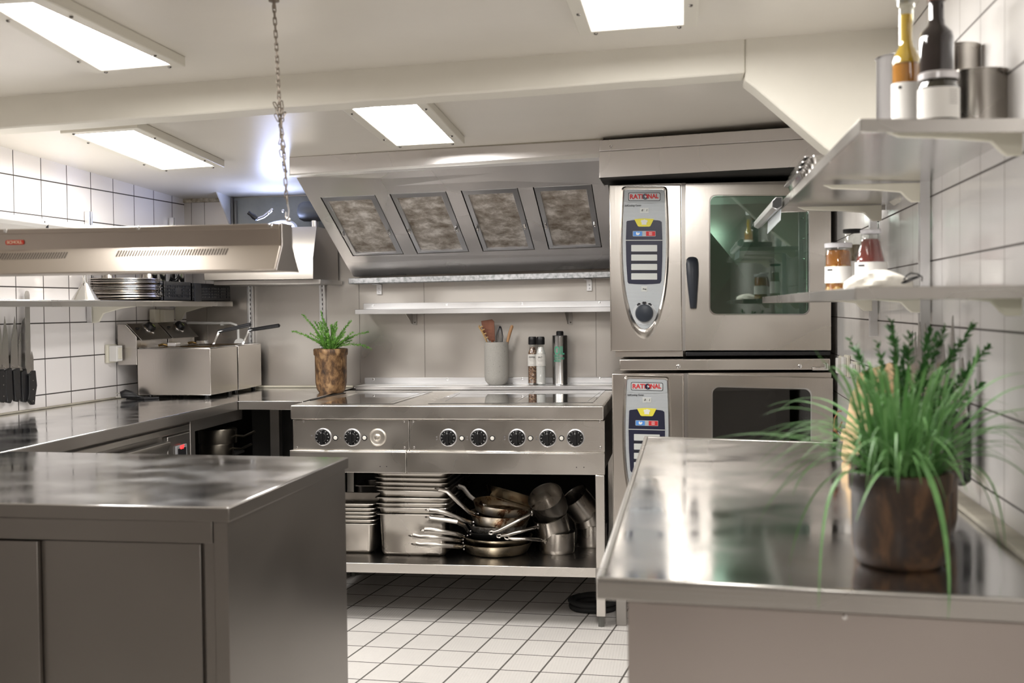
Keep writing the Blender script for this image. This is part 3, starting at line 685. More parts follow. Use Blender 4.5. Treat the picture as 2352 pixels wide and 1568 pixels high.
# ---- wall shelf
T = thing('wall_shelf', 'empty bright metal shelf on two brackets above the utensil pot', 'shelf', (-.92, 5.36, 1.2))
YS = 5.27
xa = at(815, 715, YS).x; a, b = at(1000, 708.5, YS).z, at(1000, 720, YS).z
m = MB(); m.box(xa, -.285, YS, YS+.004, b, a); m.box(xa, -.285, YS, YB-.004, a-.003, a); m.build('shelf_board', ALU, T, bev=.0015)
X0 = at(835, 700, 5.44).x; t = at(1000, 694.5, 5.44).z
m = MB(); m.box(X0, -.285, 5.436, YB-.004, a-.002, t); m.build('wall_flange', ALU, T, bev=.001)
screws([at(x, y, 5.436) for x, y in ((857, 702), (1026, 700), (1199, 697.5), (1377, 694))], (0, -1, 0), .005, 'screw', CHROME, T)
for x in (948, 1305):
    X = at(x, 730, YB).x; z0 = at(x, 746, YB).z
    m = MB(); m.prism([(X-.001, YB-.004, b+.006), (X-.001, YS+.03, b+.006), (X-.001, YS+.03, b), (X-.001, YB-.02, z0+.005), (X-.001, YB-.004, z0+.005)], (.003, 0, 0)); m.box(X+.002, X+.020, YB-.008, YB-.004, z0, b+.006)
    BR = m.build('bracket', STIS, T); screws([(X+.012, YB-.008, z0+.012)], (0, -1, 0), .0035, 'screw', SCR, BR)
# ---- galvanised channel
T = thing('galvanised_channel', 'mottled galvanised metal channel under the hood edge on two brackets', 'rail', (-.92, 5.36, 1.37))
YG = 5.34
a, b = at(800, 639, YG), at(800, 652, YG); a1_, b1_ = at(1397, 623, YG), at(1397, 637, YG)
m = MB(); m.prism([V(a.x, YG, b.z), V(-.285, YG, b1_.z), V(-.285, YG, a1_.z), V(a.x, YG, a.z)], (0, .006, 0)); m.prism([V(a.x, YG, b.z), V(-.285, YG, b1_.z), V(-.285, YB-.004, b1_.z), V(a.x, YB-.004, b.z)], (0, 0, .004)); m.build('channel', GALV, T, bev=.0015)
for x, y0, y1 in ((872, 654, 676), (1354, 643, 668)):
    X = at(x, 660, YB).x; z0, z1 = at(x, y1, YB-.01).z, at(x, y0, YB-.01).z
    m = MB(); m.box(X-.0125, X+.0125, YB-.012, YB-.004, z0, z1); m.box(X-.02, X+.012, YB-.07, YB-.004, z1, z1+.003); BR = m.build('bracket', ALU, T, bev=.001)
    screws([(X, YB-.012, z0+.012), (X, YB-.012, z0+.028)], (0, -1, 0), .0045, 'screw', ALUD, BR, .002)
# ================================================================ LEFT BENCH
T = thing('wall_bench', 'long dark stainless bench along the left tiled wall with fridge drawers and an open bay', 'worktop', (-2.1, 3.9, 0))
XF = -1.825
m = MB(); m.prism([(lx(1.4)+.003, 1.4, ZT), (XF, 1.4, ZT), (XF, 4.64, ZT), (-1.545, 4.655, ZT), (-1.56, YB-.004, ZT), (lx(YB)+.003, YB-.004, ZT)], (0, 0, -.003)); m.build('worktop', STOP, T, bev=.001)
zl = atX(300, 989, XF).z
m = MB(); m.box(XF-.012, XF, 1.4, 4.66, ZT-.038, ZT-.002); m.build('edge_lip', STIS, T, bev=.002)
m = MB(); m.box(XF+.002, -1.545, 4.645, 4.66, ZT-.036, ZT+.0005); m.build('corner_lip', ST, T, bev=.002)
m = MB(); m.prism([atZ(712, 920.5, ZT+.0005), atZ(752, 911, ZT+.0005), atZ(795, 902.5, ZT+.0005), atZ(790, 901.5, ZT+.0005), atZ(735, 912, ZT+.0005), atZ(716, 917.5, ZT+.0005)], (0, 0, .0012)); m.build('gap_shadow', DARK, T)  # dark strip drawn for the shadow in the gap under the raised sheet
XD = XF-.02
Yd = atX(443, 1000, XD).y
m = MB(); m.box(lx(2)+.05, XD-.02, 1.45, Yd-.01, .1, ZT-.04); m.build('fridge_body', STIS, T)
m = MB(); m.box(XD-.03, XD, Yd-.022, Yd+.022, .02, ZT-.04); m.build('divider', STIS, T, bev=.002)
zr0 = atX(437, 966, XD).z
m = MB(); m.box(XD-.02, XD-.002, Yd, YB-.7, zr0-.045, ZT-.038); m.build('top_rail', STIS, T, bev=.002)
Yc = atX(386, 1010, XD).y
zc = atX(386, 1004, XD).z
m = MB(); m.box(XD-.02, XD, 3.05, Yd-.025, zc+.006, ZT-.05); m.build('fascia', ST, T, bev=.004)
m = MB(); m.box(XD-.02, XD-.001, Yc, Yd-.026, .35, zc); PN = m.build('control_panel', STIS, T, bev=.003)
a = atX(403, 1030, XD+.002); b = atX(428, 1020, XD+.002)
m = MB(); m.box(XD-.002, XD+.006, a.y, b.y, a.z-.05, b.z+.004); DS = m.build('display_frame', plain('grey_plastic', (.22, .22, .23), .35), PN, bev=.004)
m = MB(); m.box(XD+.006, XD+.0065, a.y+.012, b.y-.012, a.z-.035, b.z-.008); m.build('display', BLACK, DS)
text('OFF', 'digits', emis('red_digits', (1, .03, .03), .8), DS, (XD+.007, (a.y+b.y)/2, a.z+.0), (0, 1, 0), (0, 0, 1), .02, thick=.0006)
m = MB(); m.prism([(XD, 3.05, zc-.010), (XD+.018, 3.05, zc-.014), (XD+.018, 3.05, zc-.026), (XD, 3.05, zc-.06)], (0, Yc-3.05-.015, 0)); m.build('drawer_handle', ST, T, bev=.003)
m = MB(); m.box(XD-.02, XD, 3.05, Yc-.012, .35, zc-.06); m.build('drawer', STIS, T, bev=.002)
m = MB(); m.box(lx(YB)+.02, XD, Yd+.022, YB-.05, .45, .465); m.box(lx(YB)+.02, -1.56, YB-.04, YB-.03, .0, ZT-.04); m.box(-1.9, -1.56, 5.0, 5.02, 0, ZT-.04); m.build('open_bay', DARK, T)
X = at(638, 980, 4.9).x
m = MB(); m.box(X-.02, X+.02, 4.86, 4.90, 0, ZT-.04); m.build('post', STIS, T)
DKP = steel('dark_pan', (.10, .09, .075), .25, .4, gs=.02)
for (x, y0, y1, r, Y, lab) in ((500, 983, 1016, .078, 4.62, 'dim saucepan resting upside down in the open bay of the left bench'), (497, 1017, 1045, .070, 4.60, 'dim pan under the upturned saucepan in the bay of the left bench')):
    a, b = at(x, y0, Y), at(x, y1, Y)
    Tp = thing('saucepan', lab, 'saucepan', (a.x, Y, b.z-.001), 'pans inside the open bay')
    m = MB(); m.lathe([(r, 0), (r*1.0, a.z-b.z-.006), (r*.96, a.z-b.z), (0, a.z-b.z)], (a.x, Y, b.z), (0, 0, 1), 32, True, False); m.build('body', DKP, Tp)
    m = MB(); m.tube([(a.x+r, Y, b.z+.03), (a.x+r+.04, Y-.01, b.z+.028), (a.x+r+.09, Y-.02, b.z+.05)], .005, 8); m.build('handle', DKP, Tp)
# something carries them
m = MB(); zz = at(497, 1045, 4.60).z
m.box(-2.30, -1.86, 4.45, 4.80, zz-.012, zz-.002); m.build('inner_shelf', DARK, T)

# ================================================================ FRYERS
FST = steel('steel_fryer', (.62, .58, .54), .16, .28, grain=(50, 50, 1), gs=.04)
def fryer(Y0, Y1, lab, Ye):
    zb = ZT+.014
    a = at(483, 800, 4.79)
    xr0, xl0, zt = a.x, at(315, 803, 4.79).x, a.z
    xh = at(270, 760, 4.79).x
    T = thing('deep_fryer', lab, 'fryer', ((xr0+xl0)/2, (Y0+Y1)/2, ZT), 'countertop fryers')
    OUT = [(xl0, Y0, zb), (xr0, Y0, zb), (xr0, Y1, zb), (xl0, Y1, zb)]
    i = .022
    m = MB(); m.ring([V(*p) for p in OUT], [V(xl0+i, Y0+i, zb), V(xr0-i, Y0+i, zb), V(xr0-i, Y1-i, zb), V(xl0+i, Y1-i, zb)], (0, 0, zt-zb)); m.box(xl0+i-.001, xr0-i+.001, Y0+i-.001, Y1-i+.001, zb+.002, zb+.005)
    m.build('tank', FST, T, bev=.0025)
    m = MB(); m.ring([V(xl0+.004, Y0+.004, zt), V(xr0-.006, Y0+.004, zt), V(xr0-.006, Y1-.004, zt), V(xl0+.004, Y1-.004, zt)],
                     [V(xl0+.03, Y0+.03, zt), V(xr0-.035, Y0+.03, zt), V(xr0-.035, Y1-.03, zt), V(xl0+.03, Y1-.03, zt)], (0, 0, .004)); m.build('rim', CHROME, T, bev=.002)
    m = MB(); m.box(xl0+.03, xr0-.03, Y0+.03, Y1-.03, zb+.10, zb+.101); m.build('oil', plain('frying_oil', (.28, .15, .03), .05), T)
    for X in (xl0+.04, xr0-.03):
        for Y in (Y0+.03, Y1-.03):
            m = MB(); m.lathe([(.010, 0), (.012, zb-ZT)], (X, Y, ZT), (0, 0, 1), 14, True, True); m.build('foot', BLACK, T)
    # control head
    ztop = at(285, 745, 4.79).z; z1 = at(314, 773, 4.79).z; zlow = at(300, 838, 4.79).z
    prof = [(xh, zlow), (xl0-.001, zlow), (xl0-.001, z1), (at(288, 745, 4.79).x, ztop), (xh, ztop)]
    m = MB(); m.prism([(x, Y0-.002, z) for x, z in prof], (0, Y1-Y0+.0, 0)); HD = m.build('control_head', steel('fryer_head', (.60, .57, .54), .25, .35, gs=.02), T, bev=.002)
    # sloping dark fascia
    p0, p1 = V(at(288, 745, 4.79).x, 0, ztop), V(xl0, 0, z1); d = (p1-p0); n = V(-d.z, 0, d.x).normalized()
    if n.z < 0: n = -n
    d2 = d*1.35
    m = MB(); m.prism([V(p0.x, Y0+.002, p0.z)+n*.002, V(p0.x, Y1-.006, p0.z)+n*.002, V(p0.x, Y1-.006, p0.z)+d2+n*.002, V(p0.x, Y0+.002, p0.z)+d2+n*.002], n*.003); FP = m.build('fascia', STIS, T, bev=.001)
    c = V(p0.x, Y0+(Y1-Y0)*.52, p0.z)+d*.50+n*.005
    m = MB(); m.lathe([(.030, 0), (.031, .004), (.027, .007)], c, n, 28, True, True); m.build('dial_ring', CHROME, T)
    m = MB(); m.lathe([(.025, .007), (.024, .020), (.020, .026), (0, .027)], c, n, 28, True, False); K = m.build('dial', BLACK, T, sharp=50)
    yy = V(0, 1, 0); m = MB(); m.obox(c+n*.0275+V(.006, 0, -.003), d.normalized()*.008, yy*.0012, n*.0005); m.build('pointer', plain('pointer_green', (.6, .8, .2), .5), K)
    c = V(p0.x, Y0+(Y1-Y0)*.18, p0.z)+d*.42+n*.005
    m = MB(); m.ball(c, .014, 14, (1, 1, .35)); m.build('switch', BLACK, T)
    # heating element bracket and brass pipe
    yb = Y0+(Y1-Y0)*.42
    m = MB(); m.box(xl0+.075, xl0+.115, yb+.01, yb+.06, zt+.003, zt+.022); m.build('element_box', CHROME, T, bev=.001)
    m = MB(); m.tube([(xl0+.03, yb+.02, zt+.010), (xl0+.05, yb+.02, zt+.014), (xl0+.07, yb+.03, zt+.008), (xl0+.078, yb+.03, zt-.02)], .0055, 8); m.build('element_pipe', plain('brass', (.45, .30, .12), .3, 1), T)
    return T, zt
F1, ztf = fryer(4.79, 5.095, 'nearer of the two steel fryers, its broad side facing the camera', 0)
F2, _ = fryer(5.11, 5.40, 'farther of the two steel fryers, against the steel rear wall', 0)
def basket(Y, q, lab):
    w, g = q   # wire pixels, grip pixels
    T = thing('fryer_basket', lab, 'basket', at(w[0][0], w[0][1], Y)-V(.06, 0, .12), 'fryer baskets')
    a, b, c = at(*w[0], Y), at(*w[1], Y), at(*g, Y)
    m = MB()
    for dy in (-.008, 0, .008): m.tube([a+V(.0, dy, -.03), a+V(0, dy, 0), b+V(0, dy, 0), b.lerp(c, .15)+V(0, dy, 0)], .0016, 6)
    m.build('wire', CHROME, T)
    m = MB(); m.tube([b+V(-.002, 0, 0), b.lerp(c, .3), b.lerp(c, .75), b.lerp(c, .97), c], [.007, .0085, .009, .009, .004], 12); m.build('grip', BLACK, T)
    # the wire cage in the tank
    x0, x1, y0, y1, z1, z0 = a.x-.20, a.x-.004, Y-.075, Y+.075, a.z-.02, a.z-.10
    m = MB(); C = [(x0, y0), (x1, y0), (x1, y1), (x0, y1)]
    for z in (z0, (z0+z1)/2, z1): m.tube([(x, y, z) for x, y in C], .0018, 6, closed=True)
    for k in range(9):
        x = x0+(x1-x0)*k/8; m.tube([(x, y0, z1), (x, y0, z0), (x, y1, z0), (x, y1, z1)], .0011, 4)
    for k in range(1, 7):
        y = y0+(y1-y0)*k/7; m.tube([(x0, y, z1), (x0, y, z0), (x1, y, z0), (x1, y, z1)], .0011, 4)
    m.build('cage', CHROME, T)
basket(4.95, (((487, 798), (503, 761)), (577, 745)), 'fryer basket in the nearer fryer with raised black grip')
basket(5.25, (((556, 793), (572, 758)), (643, 747)), 'fryer basket in the farther fryer with raised black grip')

# plug on its cord, sockets, conduit
p = at(296, 900, 4.72); p.z = ZT+.022
T = thing('power_plug', 'black power plug lying on the bench beside the nearer fryer', 'plug', (p.x, p.y, ZT))
m = MB(); m.tube([p+V(-.028, -.02, 0), p+V(-.012, -.01, .004), p+V(.01, 0, 0), p+V(.03, .015, -.008)], [.014, .019, .015, .007], 14); m.build('plug_body', BLACK, T)
m = MB(); m.cyl(p+V(-.028, -.02, .006), p+V(-.046, -.03, .007), .0024, n=8); m.cyl(p+V(-.024, -.026, -.008), p+V(-.042, -.036, -.007), .0024, n=8); m.build('pin', CHROME, T)
m = MB(); m.tube([p+V(.028, .014, -.008), p+V(.05, .03, -.016), p+V(.06, .06, -.0175), p+V(.03, .10, -.0175), p+V(-.03, .11, -.0175), p+V(-.04, .06, -.0175), p+V(0, .03, -.0175), p+V(.07, .0, -.0175), p+V(.11, .05, -.0175)], .0045, 8); m.build('cord', BLACK, T)
a = atX(238, 790, lx(4.72)+.002); b = atX(256, 830, lx(4.75)+.002)
T = thing('wall_socket', 'cream plastic switched outlet on the left tiles beside the fryer head', 'socket', (lx(4.75), 4.75, 1.02))
m = MB(); m.box(lx(4.74)+.001, lx(4.74)+.014, 4.712, 4.80, 1.003, 1.082); m.build('plate', CREAM, T, bev=.003)
m = MB(); m.box(lx(4.74)+.014, lx(4.74)+.05, 4.722, 4.775, 1.01, 1.078); m.build('outlet_body', WHT, T, bev=.003)
m = MB(); m.box(lx(4.74)+.05, lx(4.74)+.053, 4.735, 4.765, 1.02, 1.068); m.build('rocker', CREAM, T, bev=.001)
T = thing('junction_box', 'beige square box on the left tiles under the shelf end', 'box', (lx(5.28), 5.28, 1.16))
a, b = atX(340, 712, lx(5.2)), atX(392, 740, lx(5.3)+.03)
m = MB(); m.box(lx(5.25)+.002, lx(5.25)+.03, a.y, b.y-.01, b.z, a.z+.004); m.build('back_box', CREAM, T, bev=.003)
m = MB(); m.box(lx(5.25)+.03, lx(5.25)+.055, a.y+.05, b.y-.005, b.z+.002, a.z+.002); m.build('cover', plain('beige', (.66, .63, .55), .4), T, bev=.003)
yc = YB-.008
T = thing('conduit', 'thin white pipe on the rear steel wall behind the fryers', 'pipe', at(545, 785, YB-.01))
m = MB(); m.tube([at(430, 741, yc), at(500, 742, yc), at(530, 742, yc), at(542, 746, yc), at(547, 756, yc), at(548, 789, yc)], .0065, 10); m.build('pipe', WHT, T)
c = at(551, 790, yc); m = MB(); m.prism([c+V(.028*math.cos(math.pi*k/16), 0, .028*math.sin(math.pi*k/16)) for k in range(17)], (0, -.006, 0)); m.build('cover_disc', WHT, T)
m = MB(); m.obox(at(510, 743, yc), V(.006, 0, 0), V(0, .008, 0), V(0, 0, .009)); m.build('clip', WHT, T)
def slot_rail(p, axis, lab, z0, z1, w=.0145):
    """slotted wall upright; axis = outward normal"""
    n = Vector(axis); u = V(0, 0, 1).cross(n)
    T = thing('slotted_upright', lab, 'rail', (p[0], p[1], z0), 'shelf uprights')
    c = V(p[0], p[1], (z0+z1)/2)
    m = MB(); h = V(0, 0, (z1-z0)/2)
    m.obox(c+n*.003+u*w*.62, u*w*.30, n*.0105, h); m.obox(c+n*.003-u*w*.62, u*w*.30, n*.0105, h); m.obox(c, u*w*.9, n*.005, h)
    m.build('channel', ALU, T, bev=.001)
    m = MB(); z = z0+.01
    while z < z1-.015:
        m.obox(V(p[0], p[1], z)+n*.0055, u*.0016, n*.0006, V(0, 0, .006)); z += .022
    m.build('slots', DARK, T); return T
slot_rail((at(578, 700, YB).x, YB-.012), (0, -1, 0), 'white slotted upright on the rear wall behind the farther fryer', at(578, 787, YB).z, at(577, 600, YB).z)
slot_rail((at(743, 700, YB).x, YB-.012), (0, -1, 0), 'white slotted upright on the rear wall behind the potted rosemary', .93, at(743, 600, YB).z)
slot_rail((lx(4.59)+.012, 4.59), (1, 0, 0), 'slotted upright on the left tiles behind the steel funnel', 1.18, 1.64)
slot_rail((lx(5.30)+.012, 5.30), (1, 0, 0), 'slotted upright in the far left corner behind the black crate', 1.24, 1.665)

# ================================================================ LEFT WALL SHELVES
ZS = 1.266
def sp(y): return ZS
T = thing('wall_shelf', 'long steel shelf on the left tiles holding platters and black crates', 'shelf', (-2.3, 4.4, 1.25))
m = MB(); m.prism([(lx(2.6)+.012, 2.6, ZS), (-2.14, 2.6, ZS), (-2.14, 5.405, ZS), (lx(5.405)+.012, 5.405, ZS)], (0, 0, -.003)); m.box(-2.144, -2.14, 2.6, 5.405, ZS-.024, ZS-.003); m.box(-2.4, -2.144, 5.401, 5.405, ZS-.024, ZS-.003); m.build('board', ST, T, bev=.001)
for Y in (3.65, 4.59, 5.30):
    X = lx(Y)+.02
    m = MB(); m.prism([(X, Y, ZS-.004), (-2.16, Y, ZS-.004), (-2.16, Y, ZS-.014), (X+.13, Y, ZS-.03), (X+.05, Y, ZS-.05), (X+.03, Y, ZS-.085), (X, Y, ZS-.09)], (0, .012, 0)); m.build('bracket', CREAM, T, bev=.002)
a, b = atX(0, 490, -2.2), atX(113, 503, -2.2)
T = thing('upper_shelf', 'white edged shelf high on the left tiles, cut by the heat bridge', 'shelf', (-2.3, 4.3, a.z))
Yj = b.y; zt = (a.z+b.z)/2
for y0, y1 in ((3.2, Yj-.003), (Yj+.003, 5.2)):
    m = MB(); m.prism([(lx(y0)+.025, y0, zt), (-2.2, y0, zt), (-2.2, y0, zt-.018), (-2.215, y0, zt-.03), (lx(y0)+.025, y0, zt-.03)], (0, y1-y0, 0)); m.build('board', WHT, T, bev=.003)
m = MB(); m.box(-2.21, -2.205, Yj-.004, Yj+.004, zt-.03, zt-.002); m.build('joint', BLACK, T)
screws([(-2.2, Yj-.03, zt-.01)], (1, 0, 0), .004, 'screw', SCR, T)
m = MB(); m.prism([(lx(4)+.02, 4.18, zt-.032), (-2.22, 4.18, zt-.032), (-2.24, 4.18, zt-.045), (lx(4)+.02, 4.18, zt-.09)], (0, .012, 0)); m.build('bracket', CREAM, T, bev=.002)
# things on the shelf
PL = steel('platter_steel', (.60, .56, .52), .12, .25, grain=(1, 1, 1), gs=.0)
c = atX(287, 690, -2.30)
nn = ['bottom', 'second', 'third', 'fourth', 'fifth', 'sixth', 'seventh', 'eighth', 'ninth', 'tenth', 'eleventh', 'twelfth', 'top']
for i in range(13):
    z = ZS+.004+i*.0068
    m = MB(); r = .143+random.uniform(-.002, .003); dx, dy = random.uniform(-.003, .003), random.uniform(-.004, .004)
    m.lathe([(.0, .0), (r*.80, .0), (r*.86, .004), (r*.985, .0055), (r, .004), (r*.985, .0072), (r*.86, .0052), (r*.80, .0014), (0, .0014)], (c.x+dx, c.y+dy, z), (random.uniform(-.01, .01), random.uniform(-.01, .01), 1), 48)
    lab = {0: 'bottom steel platter of the stack on the left shelf', 12: 'topmost steel platter of the stack on the left shelf'}.get(i, 'steel platter, %s from the bottom of the stack on the left shelf' % nn[i])
    tag(m.build('platter', PL, None, loc=(c.x+dx, c.y+dy, z)), lab, 'platter', 'stacked platters on the left shelf')
c = atX(196, 690, -2.22)
T = thing('funnel', 'small steel funnel standing mouth down beside the platters', 'funnel', (c.x, c.y, ZS))
m = MB(); m.lathe([(.052, 0), (.053, .002), (.050, .004), (.013, .062), (.008, .066), (.0065, .10), (.005, .10), (.0065, .066), (.048, .004), (.050, 0)], (c.x, c.y, ZS), (0, 0, 1), 40); m.build('cone', CHROME, T)
m = MB(); m.obox((c.x+.0, c.y-.012, ZS+.075), V(.003, 0, 0), V(0, .006, 0), V(0, 0, .01)); m.build('hook', CHROME, T)
CRT = plain('crate_black', (.018, .019, .024), .4)
def crate(x0, x1, y0, y1, z0, z1, lab, nx=9, ny=8):
    T = thing('plastic_crate', lab, 'crate', ((x0+x1)/2, (y0+y1)/2, z0), 'black crates on the left shelf')
    m = MB(); t = .003; m.box(x0, x1, y0, y1, z0, z0+t)
    for (a, b, c_, d) in ((x0, x1, y0, y0+t), (x0, x1, y1-t, y1), (x0, x0+t, y0, y1), (x1-t, x1, y0, y1)):
        m.box(a, b, c_, d, z1-.012, z1); m.box(a, b, c_, d, z0, z0+.012)
        L = max(b-a, d-c_); k = int(L/.0155)
        for q in range(k+1):
            f = q/k
            if b-a > d-c_: X = a+(b-a-.0035)*f; m.box(X, X+.0035, c_, d, z0, z1)
            else: Y = c_+(d-c_-.0035)*f; m.box(a, b, Y, Y+.0035, z0, z1)
        for q in range(1, 6):
            z = z0+(z1-z0)*q/6; m.box(a, b, c_, d, z-.0018, z+.0018)
    m.build('lattice', CRT, T, bev=0)
    m = MB(); zc = (z0+z1)/2
    if lab.startswith('near'): m.box(x1-.0005, x1+.002, (y0+y1)/2-.02, (y0+y1)/2+.035, zc-.014, zc+.014)
    else: m.box(x1-.0005, x1+.003, y0+.03, y0+.10, z0, z1)
    m.build('label_field', CRT, T)
    return T
ya = atX(376, 690, -2.15).y; yb2 = atX(440, 690, -2.15).y; yc2 = atX(530, 690, -2.15).y
crate(-2.36, -2.15, ya, yb2-.004, ZS+.001, ZS+.083, 'nearer black lattice crate between platters and the shelf end')
crate(-2.36, -2.15, yb2+.004, 5.398, ZS+.001, ZS+.080, 'farther black lattice crate at the very end of the left shelf')
for i, (x, Y, r, h, lab) in enumerate(((402, ya+.07, .038, .115, 'shiny steel beaker in the nearer black crate'), (432, ya+.15, .040, .12, 'shiny steel beaker at the far side of the nearer black crate'), (470, yb2+.07, .036, .125, 'shiny steel beaker in the farther black crate'), (362, ya-.0, .03, .115, 'slim steel beaker between the platters and the crates'))):
    if i == 3: Xc, Y, z = -2.20-.17, ya-.045, ZS
    else: Xc, z = -2.25, ZS+.0045
    T = thing('beaker', lab, 'beaker', (Xc, Y, z), 'steel beakers on the left shelf')
    m = MB(); m.lathe([(0, 0), (r*.9, 0), (r, h-.003), (r*1.05, h), (r*.97, h), (r*.87, .003), (0, .003)], (Xc, Y, z), (0, 0, 1), 32); m.build('cup', CHROME, T)

# ================================================================ KNIVES ON THE LEFT WALL
BLD = steel('blade', (.50, .49, .48), .22, .34, grain=(1, 60, 1), gs=.02)
yk = 4.1; XK = lx(yk)+.020
T = thing('knife_strip', 'magnetic strip on the left tiles behind the hanging knives', 'rack', (lx(yk), yk, 1.0))
m = MB(); m.prism([(lx(3.6)+.002, 3.6, 1.035), (lx(3.6)+.012, 3.6, 1.035), (lx(4.18)+.012, 4.18, 1.035), (lx(4.18)+.002, 4.18, 1.035)], (0, 0, .032)); m.build('bar', STIS, T, bev=.002)
def knife(blade, hand, lab, X=XK, par=None, grp='knives on the left wall', rv=True, th=.0018, ht=.010, pts=atX):
    P = lambda x, y, X_=X: pts(x, y, X_)
    b = [P(*q) for q in blade]; h = [P(*q) for q in hand]
    zc = min(p.z for p in h); yc = sum(p.y for p in h)/len(h)
    s = 1 if X < 0 else -1
    T = thing('kitchen_knife', lab, 'knife', (X, yc, zc), grp)
    m = MB(); m.prism(b, (s*th, 0, 0)); m.build('blade', BLD, T)
    m = MB(); m.prism([p-V(s*ht*.4, 0, 0) for p in h], (s*ht*1.4, 0, 0)); Hn = m.build('handle', BLACK, T, bev=.003, sharp=50)
    if rv:
        lo, hi = min(h, key=lambda p: p.z), max(h, key=lambda p: p.z)
        ctr = sum(h, V(0, 0, 0))/len(h)
        for f in (-.32, 0.05, .34):
            q = ctr+(hi-lo)*f*.9; q.y = ctr.y+(q.y-ctr.y)*.3
            m = MB(); m.lathe([(.0022, 0), (.002, .0008)], (X+s*ht*1.0, q.y, q.z), (s, 0, 0), 10, True, True); m.build('rivet', CHROME, Hn)
knife([(-8, 848), (-9, 780), (-3, 735), (3, 770), (4, 846)], [(-7, 852), (4, 847), (9, 862), (9, 915), (5, 925), (-6, 922)], 'leftmost knife on the left wall, cut by the picture edge')
knife([(3, 848), (4, 790), (10, 726), (17, 770), (20, 845)], [(8, 851), (22, 844), (25, 915), (20, 926), (12, 924), (9, 900)], 'pointed knife second from the left on the left wall', rv=False)
knife([(23, 848), (25, 780), (33, 726), (39, 768), (41, 845)], [(26, 851), (41, 844), (43, 912), (38, 923), (31, 921), (29, 900)], 'pointed knife left of the broad blade on the left wall', rv=False)
knife([(41, 851), (42, 790), (50, 738), (57, 728), (62, 780), (62, 848)], [(45, 854), (60, 846), (62, 912), (56, 924), (48, 922), (46, 890)], 'broad bladed knife next to the long slicer on the left wall', rv=False, X=XK-.004)
knife([(56, 676), (58, 669), (61, 667.5), (65, 669), (67, 676), (69, 780), (70.5, 852), (62, 859), (58, 840)], [(62, 861), (77, 850), (80.5, 885), (77, 908), (75.5, 929), (70, 929.5), (60, 917), (63, 903)], 'long round tipped slicing knife reaching above the shelf on the left wall', X=XK+.006)
knife([(70, 850), (70, 822), (72.5, 807), (76, 822), (76.5, 850)], [(70, 853), (77, 850), (79, 880), (78, 905), (72, 905)], 'small paring knife mostly hidden behind the long slicer', X=XK-.009, rv=False)

# ================================================================ SMALL HOOD AND WHAT LIES ON IT
xa, xb2 = at(720, 640, 5.05).x, at(468, 643, 5.05).x
z0 = at(720, 640, 5.05).z; z1 = at(720, 592, 5.05).z; pt = atX(728, 520, xa)
T = thing('fryer_hood', 'small folded stainless hood box above the fryers', 'hood', ((xa+xb2)/2, 5.25, z0))
prof = [(5.05, z0), (5.05, z1), (pt.y, pt.z), (YB-.018, pt.z), (YB-.018, z0)]
SHS = steel('small_hood_steel', (.66, .62, .57), .28, .36, gs=.02)
tw = .004
m = MB(); m.prism([(xb2, y, z) for y, z in prof[:3]+[(pt.y+tw, pt.z), (5.05+tw, z1), (5.05+tw, z0)]], (xa-xb2, 0, 0)); m.build('front_sheet', SHS, T, bev=.001)
for X in (xb2, xa-.003):
    m = MB(); m.prism([(X, y, z) for y, z in prof], (.003, 0, 0)); m.build('end_panel', steel('end_dark_reflection', (.30, .28, .26), .3, .4, gs=0), T, bev=.0008)  # steel darkened: the dark reflection on the end is put into the colour
m = MB(); m.box(xb2+.003, xa-.003, 5.054, YB-.018, z0, z0+.003); m.box(xb2+.003, xa-.003, YB-.021, YB-.018, z0, pt.z-.05); m.build('inner_box', STIS, T)
m = MB(); m.box(xb2+.003, xa-.003, 5.12, YB-.021, pt.z-.10, pt.z-.096); m.build('tray', STIS, T)
m = MB(); m.box(xb2+.03, xa+.02, 5.09, YB-.018, at(700, 652, 5.09).z, z0-.001); m.build('drip_edge', STIS, T, bev=.002)
ztop = pt.z
c = at(628, 530, 5.24); c.z = max(c.z, ztop+.05)
c = V(at(636, 540, 5.26).x, 5.26, ztop-.075)
ax = V(-.04, -.62, .80).normalized(); fx, fy, _z = frame(ax)
T = thing('round_lamp', 'round chrome lamp glowing blue white on top of the small hood', 'lamp', (c.x, c.y, ztop-.095))
c = c+V(0, 0, .055)
m = MB(); m.lathe([(.098, -.03), (.104, -.01), (.100, .012), (.088, .016), (.078, .008), (.076, -.004)], c, ax, 48); m.build('ring', plain('lamp_ring_white', (.75, .76, .76), .2, .3), T)
m = MB(); m.lathe([(.105, -.008), (.112, -.02), (.108, -.045), (.08, -.058), (0, -.06)], c, ax, 48, True, False); m.build('housing', CHROME, T)
m = MB(); m.lathe([(.076, -.002), (0, -.001)], c, ax, 40, True, False); m.build('bulb', emis('blue_white_glow', (.50, .60, 1.0), 9.0), T)
pk = at(590, 503, 5.22); pe = at(571, 488, 5.22)
m = MB(); m.tube([pk, pk.lerp(pe, .35), pk.lerp(pe, .7), pe], [.010, .013, .009, .010], 12); m.build('knob', BLACK, T)
m = MB(); m.tube([pk, at(606, 497, 5.23), at(622, 484, 5.24)], .007, 8); m.build('arm', CHROME, T)
for x, y in ((617, 488), (624, 482), (650, 484)):
    m = MB(); m.lathe([(.008, 0), (.006, .004)], at(x, y, 5.21), (0, -1, .2), 12, True, True); m.build('bolt', CHROME, T)
T = thing('duct_can', 'dark grey cylinder lying on the small hood behind the canopy edge', 'duct', (at(706, 485, 5.33).x, 5.33, ztop-.096))
c0, c1 = at(684, 486, 5.33), at(752, 484, 5.33)
m = MB(); m.lathe([(0, 0), (.02, .002), (.038, .012), (.047, .03), (.048, .06), (.047, (c1-c0).length)], c0, c1-c0, 32, False, True); m.build('drum', plain('dark_can', (.09, .09, .085), .45, .3), T)
